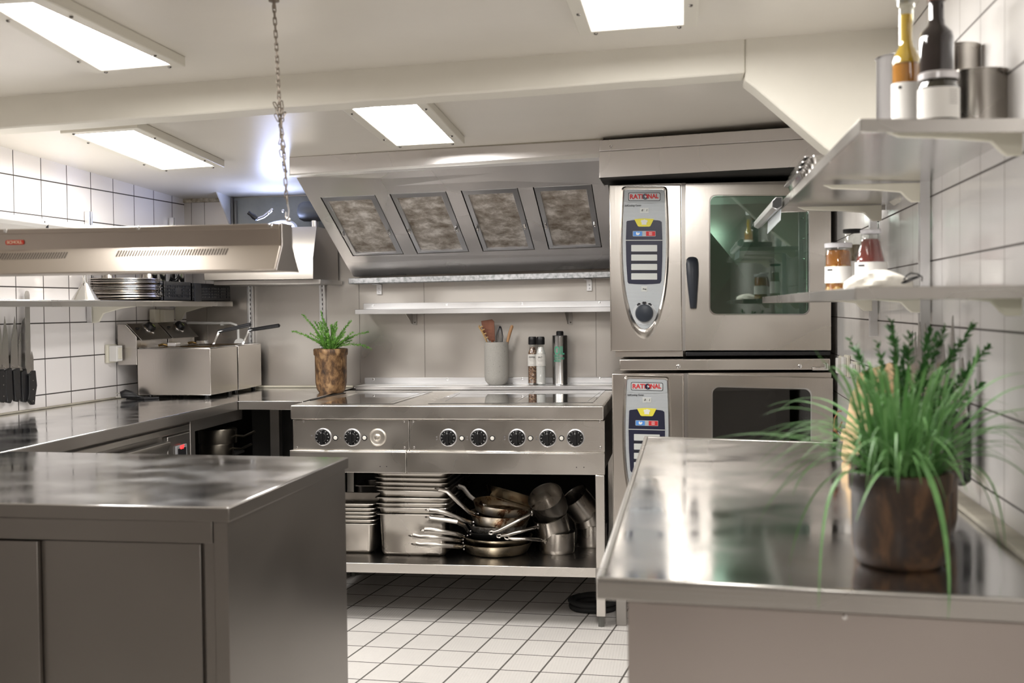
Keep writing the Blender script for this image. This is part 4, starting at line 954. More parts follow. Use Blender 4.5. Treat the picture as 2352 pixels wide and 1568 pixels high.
cf = at(722, 500, 5.33); m = MB(); m.cyl((cf.x, 5.33, ztop-.096), (cf.x, 5.33, cf.z-.0), .018, n=20); m.build('foot', CHROME, T)

# ================================================================ HEAT BRIDGE ON ITS CHAIN
XB = at(649, 512, 2.5).x
zt_, zm_ = at(649, 512, 2.5).z, at(649, 562, 2.5).z; zb_ = at(634.5, 620, 2.46).z
prof = [(2.46, zb_), (2.502, zm_), (2.50, zt_), (2.562, zt_), (2.564, zm_), (2.607, zb_)]
X0 = -1.98
T = thing('heat_bridge', 'long stainless heat lamp bridge hanging on a chain over the left island', 'heat lamp', ((X0+XB)/2, 2.53, zt_))
m = MB(); t = .003
m.prism([(X0, y, z) for y, z in prof], (XB-.004-X0, 0, 0)); m.build('housing', STLG, T, bev=.004)
m = MB(); m.prism([(XB-.0035, y+(.004 if y > 2.53 else -.004), z+(.001 if z > 1.4 else -.001)) for y, z in prof], (.003, 0, 0)); m.build('end_cap', steel('end_cap_steel', (.36, .33, .31), .3, .4, gs=.02), T, bev=.001)
m = MB(); m.box(X0, XB-.006, 2.4965, 2.5, zt_-.012, zt_-.001); m.build('top_flange', STLG, T, bev=.001)
for q0, q1 in ((-300, 151), (264, 521)):
    m = MB(); xs0, xs1 = at(q0, 580, 2.485).x, at(q1, 580, 2.485).x; k = int((xs1-xs0)/.0063)
    za, zb2 = at((q0+q1)/2, 572.5 if q0 > 0 else 583, 2.495).z, at((q0+q1)/2, 587 if q0 > 0 else 597, 2.49).z
    f = lambda z: 2.502-(zm_-z)/(zm_-zb_)*.042-.0008
    for i in range(k):
        x = xs0+(xs1-xs0)*i/k
        m.prism([(x, f(zb2), zb2), (x+.0032, f(zb2), zb2), (x+.0055, f(za), za), (x+.0023, f(za), za)], (0, .0012, 0))
    m.build('vent_slots', plain('slot_dark', (.10, .08, .065), .6), T, flat=True)
screws([at(13, 531, 2.496), at(318, 524, 2.496), at(622, 518, 2.496)], (0, -1, 0), .005, 'screw', CHROME, T, .004)
a, b = at(12, 557, 2.4995), at(56, 556, 2.4995); c = (a+b)/2
m = MB(); m.prism([(c.x+x, 2.4995, c.z+z) for x, z in rrect(0, 0, .0225, .0055, .004)], (0, -.0012, 0)); LP = m.build('logo_plate', plain('logo_red', (.62, .05, .03), .4), T)
text('SCHOLL', 'lettering', plain('logo_cream', (.75, .62, .45), .4), LP, (c.x, 2.498, c.z), (1, 0, 0), (0, 0, 1), .0095, thick=.0003, width=.038)
# chain
CH = plain('chain_metal', (.30, .26, .22), .4, 1)
top = at(629, -14, 2.53); top.z = min(top.z, ZN); top = V(at(629, -10, 2.53).x, 2.53, ZN)
kn = at(643, 262, 2.53); kn2 = at(649, 300, 2.53); bot = V(at(662, 500, 2.53).x, 2.53, zt_+.012)
T = thing('chain', 'metal link chain holding the heat bridge up to the ceiling', 'chain', top)
m = MB(); m.lathe([(.012, 0), (.012, -.004), (.004, -.006), (.003, -.02)], top, (0, 0, 1), 14, True, True); m.build('ceiling_hook', CH, T)
def link(m, c, d, side, L=.0095, wd=.0036, r=.0013):
    P = []
    for k in range(12):
        a = 2*math.pi*k/12; P.append(c+d*(math.copysign(L-wd, math.cos(a))+wd*math.cos(a))+side*wd*math.sin(a))
    m.tube(P, r, 6, closed=True)
m = MB()
def run(path, seed=0, jit=0.0):
    rnd = random.Random(seed); pts = [Vector(p) for p in path]; i = 0
    for a, b in zip(pts, pts[1:]):
        L = (b-a).length; n = max(1, round(L/.0137)); d = (b-a).normalized(); s1, s2, _ = frame(d)
        for k in range(n):
            dd = (d+Vector((rnd.uniform(-jit, jit), rnd.uniform(-jit, jit), 0))).normalized()
            link(m, a.lerp(b, (k+.5)/n)+Vector((rnd.uniform(-1, 1), rnd.uniform(-1, 1), 0))*jit*.006, dd, (s1 if i % 2 else s2)); i += 1
run([top+V(0, 0, -.012), at(636, 130, 2.53), at(641, 225, 2.53), kn])
run([at(638, 238, 2.53), at(634, 262, 2.525), at(640, 280, 2.53)], 2, .5)
run([at(644, 232, 2.535), at(651, 250, 2.535), at(646, 270, 2.53)], 3, .5)
run([kn, at(648, 310, 2.53), at(652, 350, 2.53), at(657, 440, 2.53), at(659, 465, 2.53)], 4, .15)
run([kn+V(.002, .006, 0), at(644, 300, 2.54), at(646, 345, 2.54), at(656, 400, 2.535)], 5, .3)
m.build('links', CH, T)
pa = at(659, 463, 2.53)
m = MB(); m.tube([pa, pa.lerp(bot, .5)+V(.003, 0, 0), bot, bot+V(-.006, 0, .004), pa.lerp(bot, .6)+V(-.004, 0, 0)], .0018, 8); m.ball(bot+V(0, 0, -.003), .006, 10); m.build('carabiner', CHROME, T)

STID = steel('steel_island_shaded', (.27, .25, .23), .28, .42, grain=(1, 1, 50), gs=.0)  # darker copy of the steel: shade on the island front put into its colour
# ================================================================ LEFT ISLAND
T = thing('kitchen_island', 'large steel island cabinet with sliding doors in the lower left foreground', 'island', (-1.4, 2.5, 0))
XR_, Y0, Y1 = -.855, 2.14, 2.90
ISX = -1.815
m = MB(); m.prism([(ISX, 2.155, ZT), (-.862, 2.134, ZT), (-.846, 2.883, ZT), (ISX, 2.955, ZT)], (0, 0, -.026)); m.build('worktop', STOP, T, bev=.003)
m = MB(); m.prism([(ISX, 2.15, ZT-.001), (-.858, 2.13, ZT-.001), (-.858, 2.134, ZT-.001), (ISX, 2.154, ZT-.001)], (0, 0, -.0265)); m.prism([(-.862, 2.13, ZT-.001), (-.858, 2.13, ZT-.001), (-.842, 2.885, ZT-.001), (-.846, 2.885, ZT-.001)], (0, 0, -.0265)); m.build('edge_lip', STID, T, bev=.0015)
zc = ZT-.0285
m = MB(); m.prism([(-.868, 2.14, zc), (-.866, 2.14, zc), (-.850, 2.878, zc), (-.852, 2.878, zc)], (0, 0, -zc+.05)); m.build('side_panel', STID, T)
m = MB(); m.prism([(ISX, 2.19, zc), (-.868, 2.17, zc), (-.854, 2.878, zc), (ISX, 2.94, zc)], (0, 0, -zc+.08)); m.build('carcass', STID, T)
fy = lambda X: 2.134+.006-(X+.862)*.0205
def fpl(xa, xb, dy, z0, z1, name, bev=.0015, th=.02):
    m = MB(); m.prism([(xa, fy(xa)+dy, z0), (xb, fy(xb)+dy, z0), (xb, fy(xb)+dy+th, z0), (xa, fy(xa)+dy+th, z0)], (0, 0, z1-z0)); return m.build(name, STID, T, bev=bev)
xst = at(490, 1300, 2.14).x; zr = at(465, 1248, 2.14).z
fpl(ISX, xst-.001, 0, zr, zc, 'top_rail'); fpl(xst+.001, -.866, 0, .05, zc, 'corner_post')
xd1 = at(457, 1300, 2.15).x; xd0 = at(97, 1300, 2.15).x; xd2 = at(82, 1300, 2.145).x
fpl(xd0-.03, xd1, .018, .1, zr-.004, 'sliding_door', th=.012); fpl(ISX, xd2, .004, .1, zr-.004, 'sliding_door', th=.012)
fpl(xd1+.004, xst-.004, .024, .1, zr, 'door_guide', th=.008)
fpl(ISX, xst, .03, .05, .1, 'plinth')
# ================================================================ PANS UNDER THE RANGE
ZH = zsh+.0005
def gn_loops(cx, cy, w, l, r, z, n=5): return [V(cx+u, cy+v, z) for u, v in rrect(0, 0, w/2, l/2, r, n)]
def gn(cx, cy, z_rim, w, l, h, lab, grp, mat=PANS, dx=0, dy=0, tilt=0):
    base = z_rim-h
    m = MB(); fl = .011
    L = [gn_loops(cx, cy, w-2*fl-.030, l-2*fl-.030, .020, base), gn_loops(cx, cy, w-2*fl-.012, l-2*fl-.012, .026, base+min(.014, h*.3)),
         gn_loops(cx, cy, w-2*fl, l-2*fl, .030, z_rim-.008), gn_loops(cx, cy, w-2*fl+.003, l-2*fl+.003, .030, z_rim-.001), gn_loops(cx, cy, w-.002, l-.002, .018, z_rim), gn_loops(cx, cy, w, l, .018, z_rim-.003)]
    inner = [gn_loops(cx, cy, w-2*fl-.002, l-2*fl-.002, .030, z_rim-.0035), gn_loops(cx, cy, w-2*fl-.014, l-2*fl-.014, .026, base+min(.015, h*.35)), gn_loops(cx, cy, w-2*fl-.032, l-2*fl-.032, .020, base+.0012)]
    m.loft(L, cap0=True, cap1=False)
    m.loft(list(reversed(inner)), cap0=True, cap1=False)
    o = m.build('gastro_pan', mat, None, loc=(cx, cy, base), sharp=60)
    if tilt: o.rotation_euler = (0, tilt, 0)
    return tag(o, lab, 'pan', grp)
Yf = 4.57
x0, x1 = at(860, 1170, Yf).x, at(1031, 1170, Yf).x; W1 = x1-x0; c1 = (x0+x1)/2
zr = lambda y, Y=Yf: at(945, y, Y).z
ords = ['second', 'third', 'fourth', 'fifth', 'sixth', 'seventh', 'eighth', 'ninth', 'topmost']
h0 = zr(1181)-ZH
gn(c1, Yf+.245, zr(1181), W1*.99, .49, h0, 'deep steel container at the bottom of the tall middle stack', 'tall pan stack')
for i, y in enumerate((1166, 1156, 1143.5, 1127, 1118.5, 1108, 1097, 1086)):
    gn(c1+random.uniform(-.003, .003), Yf+.245, zr(y), W1+random.uniform(-.004, .006), .49, (.052 if i else .055), 'shallow steel pan, %s from the bottom of the tall middle stack' % ords[i] if i < 7 else 'topmost shallow steel pan of the tall middle stack', 'tall pan stack', tilt=random.uniform(-.008, .012))
Yg = 4.60
xa, xb2 = at(715, 1170, Yg).x, at(862, 1170, Yg).x; c2 = (xa+xb2)/2; W2 = xb2-xa
zq = lambda y: at(830, y, Yg).z
gn(c2, Yg+.15, zq(1203), W2, .30, zq(1203)-ZH, 'deep steel container at the bottom of the left stack beside the island', 'left pan stack')
for i, y in enumerate((1193.5, 1184, 1176, 1167, 1157)):
    gn(c2+random.uniform(-.003, .003), Yg+.15, zq(y), W2+.003, .30, .040, ('shallow steel pan, %s from the bottom of the left stack' % ords[i]) if i < 4 else 'topmost shallow steel pan of the left stack', 'left pan stack')
Yt = 5.0; a, b = at(800, 1112, Yt), at(862, 1157, Yt)
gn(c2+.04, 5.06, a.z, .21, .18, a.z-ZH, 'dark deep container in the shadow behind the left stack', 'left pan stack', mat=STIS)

# frying pans
FPN = steel('frying_pan', (.52, .46, .36), .2, .36, grain=(4, 4, 4), gs=.04, blotch=14, dirt=.45)
FRUST = noisy('burnt_pan', [(.40, (.60, .56, .50)), (.52, (.52, .44, .32)), (.58, (.10, .035, .015)), (.75, (.45, .33, .2))], 16, rough=.32, bs=.1, metal=.9, detail=8)
FBLK = plain('black_pan', (.03, .03, .03), .3, .6)
def fpan(c, r, h, axis, hpath, lab, mat=FPN, flare=.86, hmat=None):
    T = thing('frying_pan', lab, 'frying pan', c, 'stacked frying pans')
    m = MB(); m.lathe([(0, 0), (r*flare*.93, 0), (r*flare, h*.12), (r*.985, h*.85), (r*1.01, h), (r*.99, h+.001), (r*.965, h*.85), (r*flare*.97, h*.15), (r*flare*.9, .003), (0, .003)], c, axis, 48); m.build('body', mat, T)
    P = [Vector(p) for p in hpath]
    m = MB(); k = len(P); m.tube(P, [.006+.003*(i/(k-1)) for i in range(k)], 10, flat=(.55, 1.3)); Hn = m.build('handle', hmat or PANS, T)
    d = (P[-1]-P[-2]).normalized(); e = P[-1]
    pts = []
    for q in range(14):
        a = 2*math.pi*q/14; pts.append(e+d*(.006+.010*math.cos(a))+V(0, .0075*math.sin(a), 0))
    m = MB(); m.tube(pts, .0025, 6, closed=True); m.build('hanging_eye', hmat or PANS, Hn)
    m = MB()
    for dz in (-.007, .006): m.ball(P[0]+V(.008, -.008, dz), .0045, 8)
    m.build('rivet', CHROME, T)
    return T
YP = 4.70; U_ = V(0, 0, 1)
def hp_(pts, Y, Y2=None):
    Y2 = Y if Y2 is None else Y2; n = len(pts)-1
    return [at(x, y, Y+(Y2-Y)*min(1, 2.6*i/n)) for i, (x, y) in enumerate(pts)]
cx = at(1141, 1255, YP).x; px_ = YP/2700
def lvl(yrim, hh, Y=YP): return at(1141, yrim, Y).z-hh
R1 = 82*px_
# rim height taken at the near rim, so correct for the camera looking down on it
def zrim(y, Y=YP, r=R1): return at(1141, y, Y-r).z
fpan((cx, YP, ZH), R1*1.02, zrim(1258)-ZH, U_, hp_([(1062, 1256), (1040, 1254), (1000, 1252), (966, 1252), (954, 1250)], YP-.08, 4.535), 'lowest frying pan of the stack, standing on the range shelf')
z2 = zrim(1243.5); fpan((cx+.002, YP, z2-.046), R1*1.0, .046, (.01, 0, 1), hp_([(1060, 1241), (1035, 1238), (1000, 1235), (965, 1234), (948, 1231)], YP-.08, 4.535), 'second frying pan from the bottom, brownish rim', flare=.80)
z3 = zrim(1228, r=.125); fpan((cx-.004, YP, z3-.040), .128, .040, (0, .01, 1), hp_([(1070, 1232), (1048, 1226), (1010, 1220), (985, 1217), (975, 1217)], YP-.08, 4.535), 'black coated frying pan in the middle of the stack', mat=FBLK, flare=.80)
z4 = zrim(1213, r=.12); fpan((cx+.006, YP, z4-.030), .122, .030, (0, 0, 1), hp_([(1077, 1222), (1068, 1208), (1050, 1198), (1020, 1193), (990, 1190), (986, 1189)], YP-.08, 4.535), 'speckled frying pan with a handle curving up and left, above the black pan', mat=noisy('speckled_pan', [(.4, (.55, .53, .5)), (.6, (.2, .18, .16))], 60, rough=.35, metal=.8), flare=.9)
z5 = zrim(1187, r=.12); fpan((cx+.018, YP-.01, z5-.045), .125, .045, (.04, -.02, 1), hp_([(1084, 1201), (1060, 1192), (1020, 1176), (1000, 1172), (986, 1171)], YP-.08, 4.535), 'rust stained frying pan second from the top of the stack', mat=FRUST, flare=.88)
z6 = zrim(1165, r=.115); fpan((cx+.028, YP, z6-.040), .125, .040, (.10, -.03, 1), hp_([(1094, 1182), (1078, 1176), (1050, 1150), (1028, 1128), (1014, 1124), (1008, 1123)], YP-.08, 4.535), 'topmost rust stained frying pan with its handle pointing steeply up left', mat=FRUST, flare=.9)
fpan((cx+.055, YP+.12, z6-.022), .13, .04, (.28, .25, 1), hp_([(1112, 1162), (1098, 1154), (1078, 1138), (1064, 1120), (1052, 1117)], YP+.06), 'shadowed frying pan leaning behind the top of the stack', mat=FPN, hmat=STIS)
# a dim spare pan further left behind
# saucepans
def spot(c, r, h, axis, hpath, lab, mat=PANS, hr=.0085):
    T = thing('saucepan', lab, 'saucepan', c, 'stacked saucepans')
    m = MB(); m.lathe([(0, 0), (r*.93, 0), (r*.985, .006), (r, .02), (r, h-.004), (r*1.025, h), (r*.985, h), (r*.965, h-.004), (r*.965, .006), (0, .004)], c, axis, 56); m.build('body', mat, T, sharp=45)
    if hpath:
        P = [Vector(p) for p in hpath]; k = len(P)
        m = MB(); m.tube(P, [hr*.75]+[hr*1.05]*(k-2)+[hr*.8], 12, flat=(1, .8)); Hn = m.build('handle', PANS, T)
        d = (P[-1]-P[-2]).normalized(); sd = d.cross(V(0, -1, 0)).normalized()
        pts = [P[-1]+d*(.006+.010*math.cos(a))+sd*.006*math.sin(a) for a in [2*math.pi*q/14 for q in range(14)]]
        m = MB(); m.tube(pts, .0026, 6, closed=True); m.build('hanging_eye', PANS, Hn)
        m = MB(); m.ball(P[0], .013, 14, (.5, .8, 1)); m.build('mount', PANS, T)
    return T
YQ = 4.72; q = YQ/2700; r = 41.5*q
cb = at(1279, 1287, YQ-r*.3).x
A = V(cb, YQ, ZH); hA = at(1279, 1227, YQ-r).z-ZH
spot(A, r, hA, U_, hp_([(1252, 1243), (1235, 1239), (1205, 1237), (1180, 1237), (1168, 1235)], YQ-r*.9, 4.535), 'lowest saucepan of the stack, upright on the range shelf')
ax2 = V(-.18, -.28, .94).normalized()
c2_ = at(1262, 1183, 4.70)-ax2*.092
spot(c2_, r*.955, .092, ax2, hp_([(1236, 1208), (1222, 1213), (1195, 1220), (1165, 1228), (1150, 1230)], YQ-.10, 4.53), 'middle saucepan tilted in the stack of saucepans')
ax3 = V(-.25, -.62, .74).normalized()
c3_ = at(1252, 1140, 4.665)-ax3*.088
spot(c3_, r*.98, .088, ax3, hp_([(1222, 1178), (1205, 1187), (1175, 1203), (1145, 1219), (1132, 1222)], YQ-.15, 4.52), 'top saucepan with its open mouth facing the room')
# right-hand group, half behind the leg
YV = 4.86; r2 = 36*YV/2700
cv = at(1358, 1262, YV).x
B = V(cv, YV, ZH); hB = at(1358, 1209, YV-r2).z-ZH
spot(B, r2, hB, U_, None, 'lowest saucepan of the right group, half hidden by the range leg')
ax4 = V(-.22, -.18, .95).normalized(); B2 = V(cv-.002, YV, ZH+hB-.012)
spot(B2, r2*.96, .075, ax4, None, 'second saucepan of the right group, leaning left beside the range leg')
ax5 = V(-.55, -.35, .80).normalized(); B3 = B2+ax4*.055
spot(B3, r2*.98, .105, ax5, None, 'top saucepan of the right group with its black mouth tipped left')
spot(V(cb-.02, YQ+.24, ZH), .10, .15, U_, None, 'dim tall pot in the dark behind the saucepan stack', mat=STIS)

# hose coil on the floor
T = MB()
cc = atZ(1362, 1390, .02)
m = MB()
for k, (rr_, z, j) in enumerate(((.088, .013, 0), (.076, .013, 1.), (.083, .032, 2.), (.092, .034, 3.))):
    m.tube([(cc.x+(rr_)*math.cos(a+j)*1.02, cc.y+.03+(rr_)*math.sin(a+j), z+.002*math.sin(3*a)) for a in [2*math.pi*i/40 for i in range(40)]], .011, 10, closed=True)
tag(m.build('hose_coil', RUB, None, loc=(cc.x, cc.y, 0)), 'black rubber hose coiled on the floor tiles by the range leg', 'hose')

# ================================================================ PLANT POT BY THE RANGE
def wood(name, stops, **kw): return noisy(name, stops, 7, (3, 3, 1), .6, .5, 8, dist=1.2, **kw)
WPOT = noisy('carved_wood', [(.34, (.035, .017, .008)), (.46, (.12, .062, .026)), (.56, (.25, .14, .062)), (.68, (.40, .25, .12))], 40, (1, 1, .6), .55, .9, 10, dist=.35)
def leafmat(n, c1, c2):
    m = noisy(n, [(.3, c1), (.7, c2)], 25, rough=.5, bs=0); b = m.node_tree.nodes['Principled BSDF']; b.inputs['Subsurface Weight'].default_value = 0; return m
LEAF = leafmat('rosemary_leaf', (.10, .32, .04), (.34, .66, .14)); LEAF2 = leafmat('grass_leaf', (.10, .25, .07), (.20, .42, .14)); STEM = plain('stem', (.12, .22, .05), .6)
LEAF3 = leafmat('herb_leaf', (.04, .15, .04), (.10, .30, .07))
SOIL = plain('soil', (.03, .02, .012), .9)
def needle(m, p, d, L, w, up):
    s = d.cross(up); s = s.normalized() if s.length > 1e-4 else V(1, 0, 0)
    a = p; b = p+d*L*.5+up*L*.05; c = p+d*L
    m.add([a-s*w*.5, a+s*w*.5, b+s*w, b-s*w, c], [(0, 1, 2, 3), (3, 2, 4)])
def herb(T, base, tips, mat, dens=1.0, L=.02, w=.0022, rnd=random.Random(3), sway=.3, stem=.0016):
    m = MB(); ms = MB()
    for tip, bow in tips:
        tip = Vector(tip); b = base+V(rnd.uniform(-.02, .02), rnd.uniform(-.02, .02), 0)
        mid = b.lerp(tip, .5)+V(0, 0, bow); n = 24; pts = []
        for i in range(n+1):
            t = i/n; pts.append(b*(1-t)**2+mid*2*t*(1-t)+tip*t*t)
        ms.tube(pts[::2], [stem*(1-.6*i/12) for i in range(13)], 5)
        Lt = sum((pts[i+1]-pts[i]).length for i in range(n)); k = int(Lt/.0022*dens)
        for j in range(k):
            t = rnd.uniform(.06, 1); f = t*n; i = min(int(f), n-1); p = pts[i].lerp(pts[i+1], f-i); d = (pts[i+1]-pts[i]).normalized()
            x, y, _ = frame(d); a = rnd.uniform(0, 6.28); out = x*math.cos(a)+y*math.sin(a); dd = (out*.85+d*.6+V(0, 0, .15)).normalized()
            needle(m, p, dd, L*rnd.uniform(.6, 1.1)*(1 if t < .93 else .6), w, d)
    tag(m.build('foliage', mat, T, flat=True)); ms.build('stems', STEM, T)
yp = 5.14
pc = at(761, 898, yp); pc = V(pc.x, yp, ZT)
T = thing('potted_rosemary', 'rosemary in a carved brown wooden pot on the corner by the range', 'plant', pc)
q = yp/2700; R0_, R1_ = 33*q, 39*q; hz = at(761, 800, yp).z-ZT
m = MB(); m.lathe([(0, 0), (R0_*.86, 0), (R0_*1.02, .014), (R1_*.95, .045), (R1_*.97, hz-.032), (R1_*1.03, hz-.028), (R1_*1.05, hz-.004), (R1_*1.0, hz), (R1_*.9, hz), (R1_*.88, hz-.02), (0, hz-.02)], pc, (0, 0, 1), 48); m.build('pot', WPOT, T, sharp=50)
m = MB(); m.lathe([(R1_*.88, hz-.018), (0, hz-.010)], pc, (0, 0, 1), 24); m.build('soil', SOIL, T)
tp = lambda L, Y=yp: [(at(x, y, Y+dy), bow) for x, y, dy, bow in L]
rnd_ = random.Random(21)
herb(T, pc+V(0, 0, hz-.012), tp([(670, 760, -.02, .03), (694, 722, .0, .02), (737, 715, .03, .01), (744, 735, -.03, .01), (807, 736, -.02, .02), (846, 762, .02, .03), (853, 802, -.03, .055), (722, 738, .03, .01), (760, 745, .03, .01), (775, 752, -.04, .01), (790, 770, -.03, .01), (712, 765, -.04, .02), (735, 760, -.05, .01), (752, 765, -.05, .0), (792, 757, .04, .01), (770, 775, -.05, .0), (700, 770, .04, .02), (805, 775, .03, .02)]+[(rnd_.uniform(712, 812), rnd_.uniform(738, 786), rnd_.uniform(-.05, .05), .01) for _ in range(22)]), LEAF, 2.2, .014, .0016)

# ================================================================ ON THE LEDGE
CON = noisy('speckled_concrete', [(.30, (.20, .19, .175)), (.36, (.44, .425, .395)), (.8, (.50, .485, .455))], 240, rough=.8, bs=.06, detail=3)
yl = 5.34; q = yl/2700
c = V(at(1141, 880, yl).x, yl, ZL)
T = thing('utensil_pot', 'grey speckled concrete pot holding wooden utensils and a whisk', 'pot', c)
hz = at(1141, 785, yl).z-ZL; r = 28.5*q
m = MB(); m.lathe([(0, 0), (r*.62, 0), (r*.72, .004), (r*.93, .018), (r, .04), (r*.98, hz), (r*.90, hz), (r*.88, .03), (0, .02)], c, (0, 0, 1), 48); m.build('vessel', CON, T, sharp=60)
LW = noisy('light_wood', [(.3, (.55, .36, .16)), (.7, (.72, .50, .26))], 12, (1, 1, .2), .5, .1); RW = noisy('red_wood', [(.3, (.16, .05, .025)), (.7, (.34, .13, .07))], 12, (1, 1, .2), .45, .1)
rim = c.z+hz
def L_(x, y, dy=0): return at(x, y, yl+dy)
T = thing('pasta_fork', 'pale wooden pasta fork leaning left in the concrete pot', 'utensil', L_(1126, 830)); 
m = MB(); m.tube([L_(1132, 860), L_(1118, 784), L_(1108, 762), L_(1100, 750), L_(1101, 746)], [.004, .006, .009, .007, .003], 10, flat=(1.3, .5)); m.build('handle', LW, T)
m = MB()
for x, y in ((1105, 750), (1109, 757), (1113, 766), (1117, 775)): m.cyl(L_(x-2, y+2), L_(x+3, y-1, -.02), .0042, .003, 10)
m.build('tines', LW, T)
T = thing('wooden_spatula', 'dark red wooden spatula with square blade in the concrete pot', 'utensil', L_(1135, 830, .02))
m = MB(); m.prism([L_(x, y, .015) for x, y in ((1105, 737), (1130, 733), (1135, 738), (1137, 783), (1124, 783), (1109, 762))], (0, .004, 0)); m.build('blade', RW, T, bev=.001)
m = MB(); m.tube([L_(1131, 860, .017), L_(1131, 780, .017)], .006, 8); m.build('handle', RW, T)
T = thing('whisk', 'dark wire whisk standing in the concrete pot', 'utensil', L_(1145, 830))
m = MB(); b = L_(1142, 800)
for k in range(5):
    a = math.pi*k/5; P = []
    for i in range(17):
        t = i/16*math.pi; w = .024*math.sin(t)**.8 if 0 < t < math.pi else 0; w = w*(1 if math.cos(t) > 0 else 1)
        s = -math.cos(t)
        side = .0235*math.sin(t*1.0)
        hgt = .105*(1-abs(s)**2.2)
        P.append(b+V(.008+hgt*.06, 0, hgt*.98)+V(math.cos(a), math.sin(a), 0)*s*.0235*(min(1, hgt/.05)**.6))
    m.tube(P, .0011, 5)
m.build('wires', plain('dark_wire', (.10, .10, .11), .3, .8), T)
m = MB(); m.tube([L_(1139, 862), b+V(.008, 0, .004)], .006, 10); m.build('handle', BLACK, T)
T = thing('wooden_spoon', 'round wooden stick leaning right in the concrete pot', 'utensil', L_(1158, 830))
m = MB(); m.tube([L_(1148, 866), L_(1166, 783), L_(1171, 764), L_(1176, 749), L_(1177, 746.5)], [.004, .0065, .0075, .0075, .003], 12); m.build('handle', noisy('oak_wood', [(.3, (.42, .22, .10)), (.7, (.56, .33, .17))], 12, (1, 1, .2), .5, .1), T)
GLS = pane('clear_glass', (.93, .95, .94), .12)
PEP = noisy('peppercorns', [(.35, (.04, .02, .015)), (.5, (.25, .11, .06)), (.62, (.55, .38, .24))], 140, rough=.7, bs=.9, detail=2); SALT = plain('salt', (.86, .84, .83), .8)
LAB = plain('paper_label', (.84, .82, .78), .6)
def mill(x, lab, word, fill, Y, Yb=0):
    c = V(at(x, 880, Y).x, Y, ZL); q = Y/2700
    T = thing('grinder', lab, 'grinder', c, 'salt and pepper grinders')
    z = lambda y: at(x, y, Y).z-ZL
    R = 11.4*q
    m = MB(); m.lathe([(0, 0), (R*.95, 0), (R, .004), (R*.97, z(812)), (R*.86, z(806)), (R*.68, z(802)), (R*.66, z(791))], c, (0, 0, 1), 36, False, True); m.build('glass_body', GLS, T)
    m = MB(); m.lathe([(0, .006), (R*.90, .006), (R*.88, z(812)), (R*.76, z(806)), (R*.58, z(802 if fill is PEP else 800)), (R*.5, z(797)), (0, z(796))], c, (0, 0, 1), 28); m.build('filling', fill, T)
    m = MB(); m.lathe([(R*.80, z(791)), (R*.86, z(790)), (R*.84, z(776)), (R*.74, z(773)), (0, z(772.6))], c, (0, 0, 1), 32, True, False); m.build('cap', BLACK, T, sharp=50)
    m = MB(); m.lathe([(R*1.02, z(840)), (R*1.02, z(813))], c, (0, 0, 1), 36); Lb = m.build('label', LAB, T)
    cu_ = text(word, 'lettering', BPR, Lb, c+V(0, -R*1.06, z(820)), (1, 0, 0), (0, 0, 1), .0115, ext=.0002, width=.028 if len(word) > 4 else .020)
    m = MB()
    for yy, w in ((825, .6), (828, .45), (834, .0), (837, .4)):
        if w: m.obox(c+V(0, -R*1.05, z(yy)), V(R*w, 0, 0), V(0, .0002, 0), V(0, 0, .0006))
    m.build('fine_print', plain('grey_print', (.55, .53, .5), .6), Lb)
mill(1224, 'pepper grinder with black cap and mixed peppercorns', 'PEPPER', PEP, 5.37)
mill(1242.5, 'salt grinder with black cap and white contents', 'SALT', SALT, 5.325)
c = V(at(1287, 880, 5.36).x, 5.36, ZL); q = 5.36/2700; z = lambda y: at(1287, y, 5.36).z-ZL
T = thing('oil_can', 'slim silver metal oil can with black cap and green lettering', 'can', c)
R = 18*q; m = MB(); m.lathe([(0, 0), (R*.98, 0), (R*1.02, .002), (R*.99, .005), (R*.99, z(773)), (R*1.01, z(771)), (R*.95, z(769.5)), (0, z(769))], c, (0, 0, 1), 40); m.build('can_body', steel('can_metal', (.58, .58, .58), .2, .3, grain=(50, 50, 1), gs=.02), T)
m = MB(); m.lathe([(8.5*q, z(770)), (8.5*q, z(762)), (7*q, z(760)), (0, z(760))], c, (0, 0, 1), 28, True, False); m.build('cap', BLACK, T)
GRN = plain('green_print', (.10, .42, .27), .5)
def wrap(o, c, R):   # bend flat lettering round the can
    r0 = ROOT[o.name]
    for v in o.data.vertices:
        p = v.co+r0; a = (p.x-c.x)/R; rr = R+(c.y-p.y-R); v.co = V(c.x+rr*math.sin(a), c.y-rr*math.cos(a), p.z)-r0
for s, y, size, w in (('OIL', 805, .052, .048), ('ORGANIC', 817, .013, .030), ('COLD-PRESSED', 822.5, .013, .046), ('RAPESEED', 828, .012, .034)):
    o = text(s, 'lettering', GRN, T, V(c.x-(.0 if w > .04 else .010), c.y-R*1.01, ZL+z(y)), (1, 0, 0), (0, 0, 1), size, ext=.0002, thick=(.0016 if s == 'OIL' else .0003), width=w)
    wrap(o, c, R*.99)
